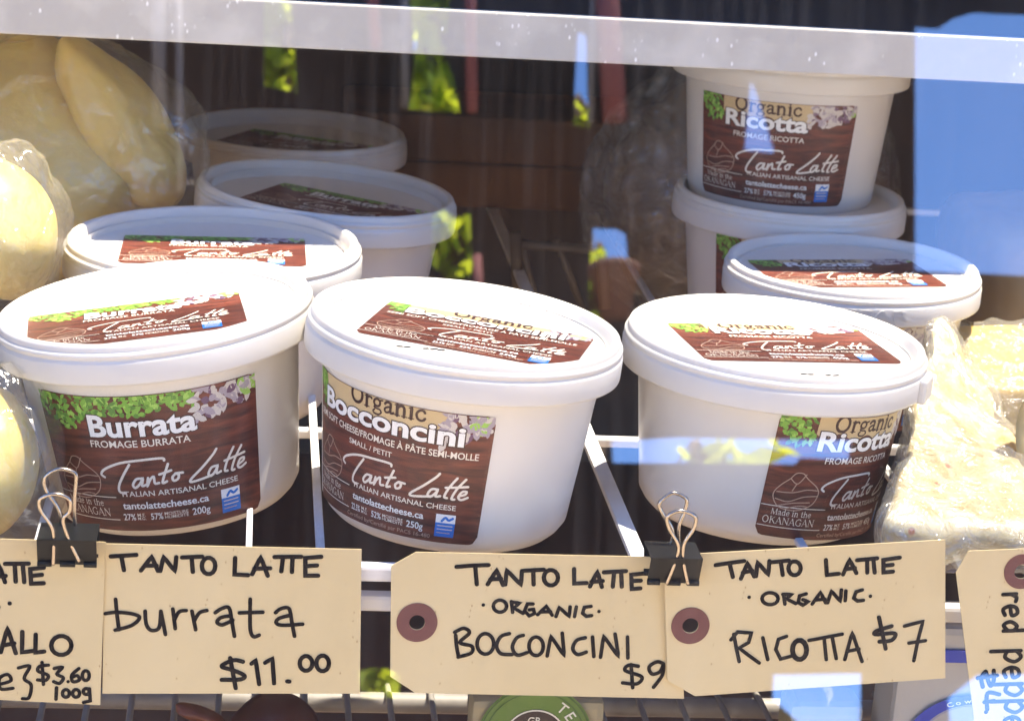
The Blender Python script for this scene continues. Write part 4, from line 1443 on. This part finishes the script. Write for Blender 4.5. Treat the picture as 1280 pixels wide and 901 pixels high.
def tree(name, label, cat, cx, cy, ground_z, z0, z1, rad, n, leaf, seed, stems=3, thick=.06):
    rnd = random.Random(seed)
    t = empty(name, (cx, cy, ground_z), label=label, cat=cat)
    bm = bmesh.new()
    add_tube(bm, [(0, 0, 0), (.03, .02, (z0 - ground_z) * .6), (0, 0, z1 - ground_z - .1)], [thick, thick * .7, thick * .2], 8)
    for k in range(stems * 3):
        a = rnd.uniform(0, 2 * pi)
        zz = rnd.uniform(max(.1, z0 - ground_z), z1 - ground_z - .1)
        add_tube(bm, [(0, 0, zz), (cos(a) * rad * .45, sin(a) * rad * .45, zz + .12), (cos(a) * rad * .85, sin(a) * rad * .85, zz + .3 * rad)], [thick * .35, thick * .2, thick * .06], 6)
    obj("trunk", bm, BARK_M, t)
    bm = bmesh.new()
    clumps = [(Vector((rnd.gauss(0, .45) * rad, rnd.gauss(0, .45) * rad, rnd.uniform(z0, z1) - ground_z)), rnd.uniform(.25, .5) * rad * .6) for _ in range(26)]
    for i in range(n):
        c, r = rnd.choice(clumps)
        p = c + Vector((rnd.gauss(0, .6), rnd.gauss(0, .6), rnd.gauss(0, .6))) * r
        d = Vector((rnd.gauss(0, 1), rnd.gauss(0, 1), rnd.gauss(0, .7) - .3)).normalized()
        s = d.cross(Vector((rnd.gauss(0, 1), rnd.gauss(0, 1), rnd.gauss(0, 1)))).normalized()
        L = leaf * rnd.uniform(.7, 1.3)
        vs = [bm.verts.new(p), bm.verts.new(p + d * L * .5 + s * L * .24), bm.verts.new(p + d * L), bm.verts.new(p + d * L * .5 - s * L * .24)]
        bm.faces.new(vs)
    obj("crown", bm, LEAF_M, t)
    return t


def tree_at(px0, px1, py0, py1, Y, n, leaf, seed, label, name="leafy_tree", cat="tree"):
    a, c = seen_in_glass(px0, py1, Y), seen_in_glass(px1, py0, Y)
    return tree(name, label, cat, (a.x + c.x) / 2, Y, -1.05, a.z, c.z, abs(c.x - a.x) / 2, n, leaf, seed)


tree_at(300, 420, -60, 130, -5.0, 700, .09, 3, "leafy tree behind the canvas sheet, mirrored above the farthest left tub")
tree_at(490, 620, -60, 150, -5.4, 620, .10, 5, "leafy tree behind the canvas sheet, mirrored in the middle gap over the rail")
tree_at(535, 600, 255, 360, -4.6, 330, .085, 9, "green bush mirrored on the third left tub", "green_bush", "bush")
tree_at(720, 768, 310, 470, -4.4, 140, .07, 12, "green bush mirrored between the tub rows above the flower pot", "green_bush", "bush")
tree_at(435, 505, 826, 890, -4.4, 260, .07, 15, "yellow green bush mirrored between burrata card and bocconcini tag", "green_bush", "bush")
tree_at(835, 940, 566, 600, -5.6, 34, .13, 17, "low green bush mirrored in the blue band on the front ricotta tub", "green_bush", "bush")
tree_at(712, 742, 132, 190, -4.8, 160, .05, 19, "yellow green bush at the foot of the narrow sky slit", "green_bush", "bush")
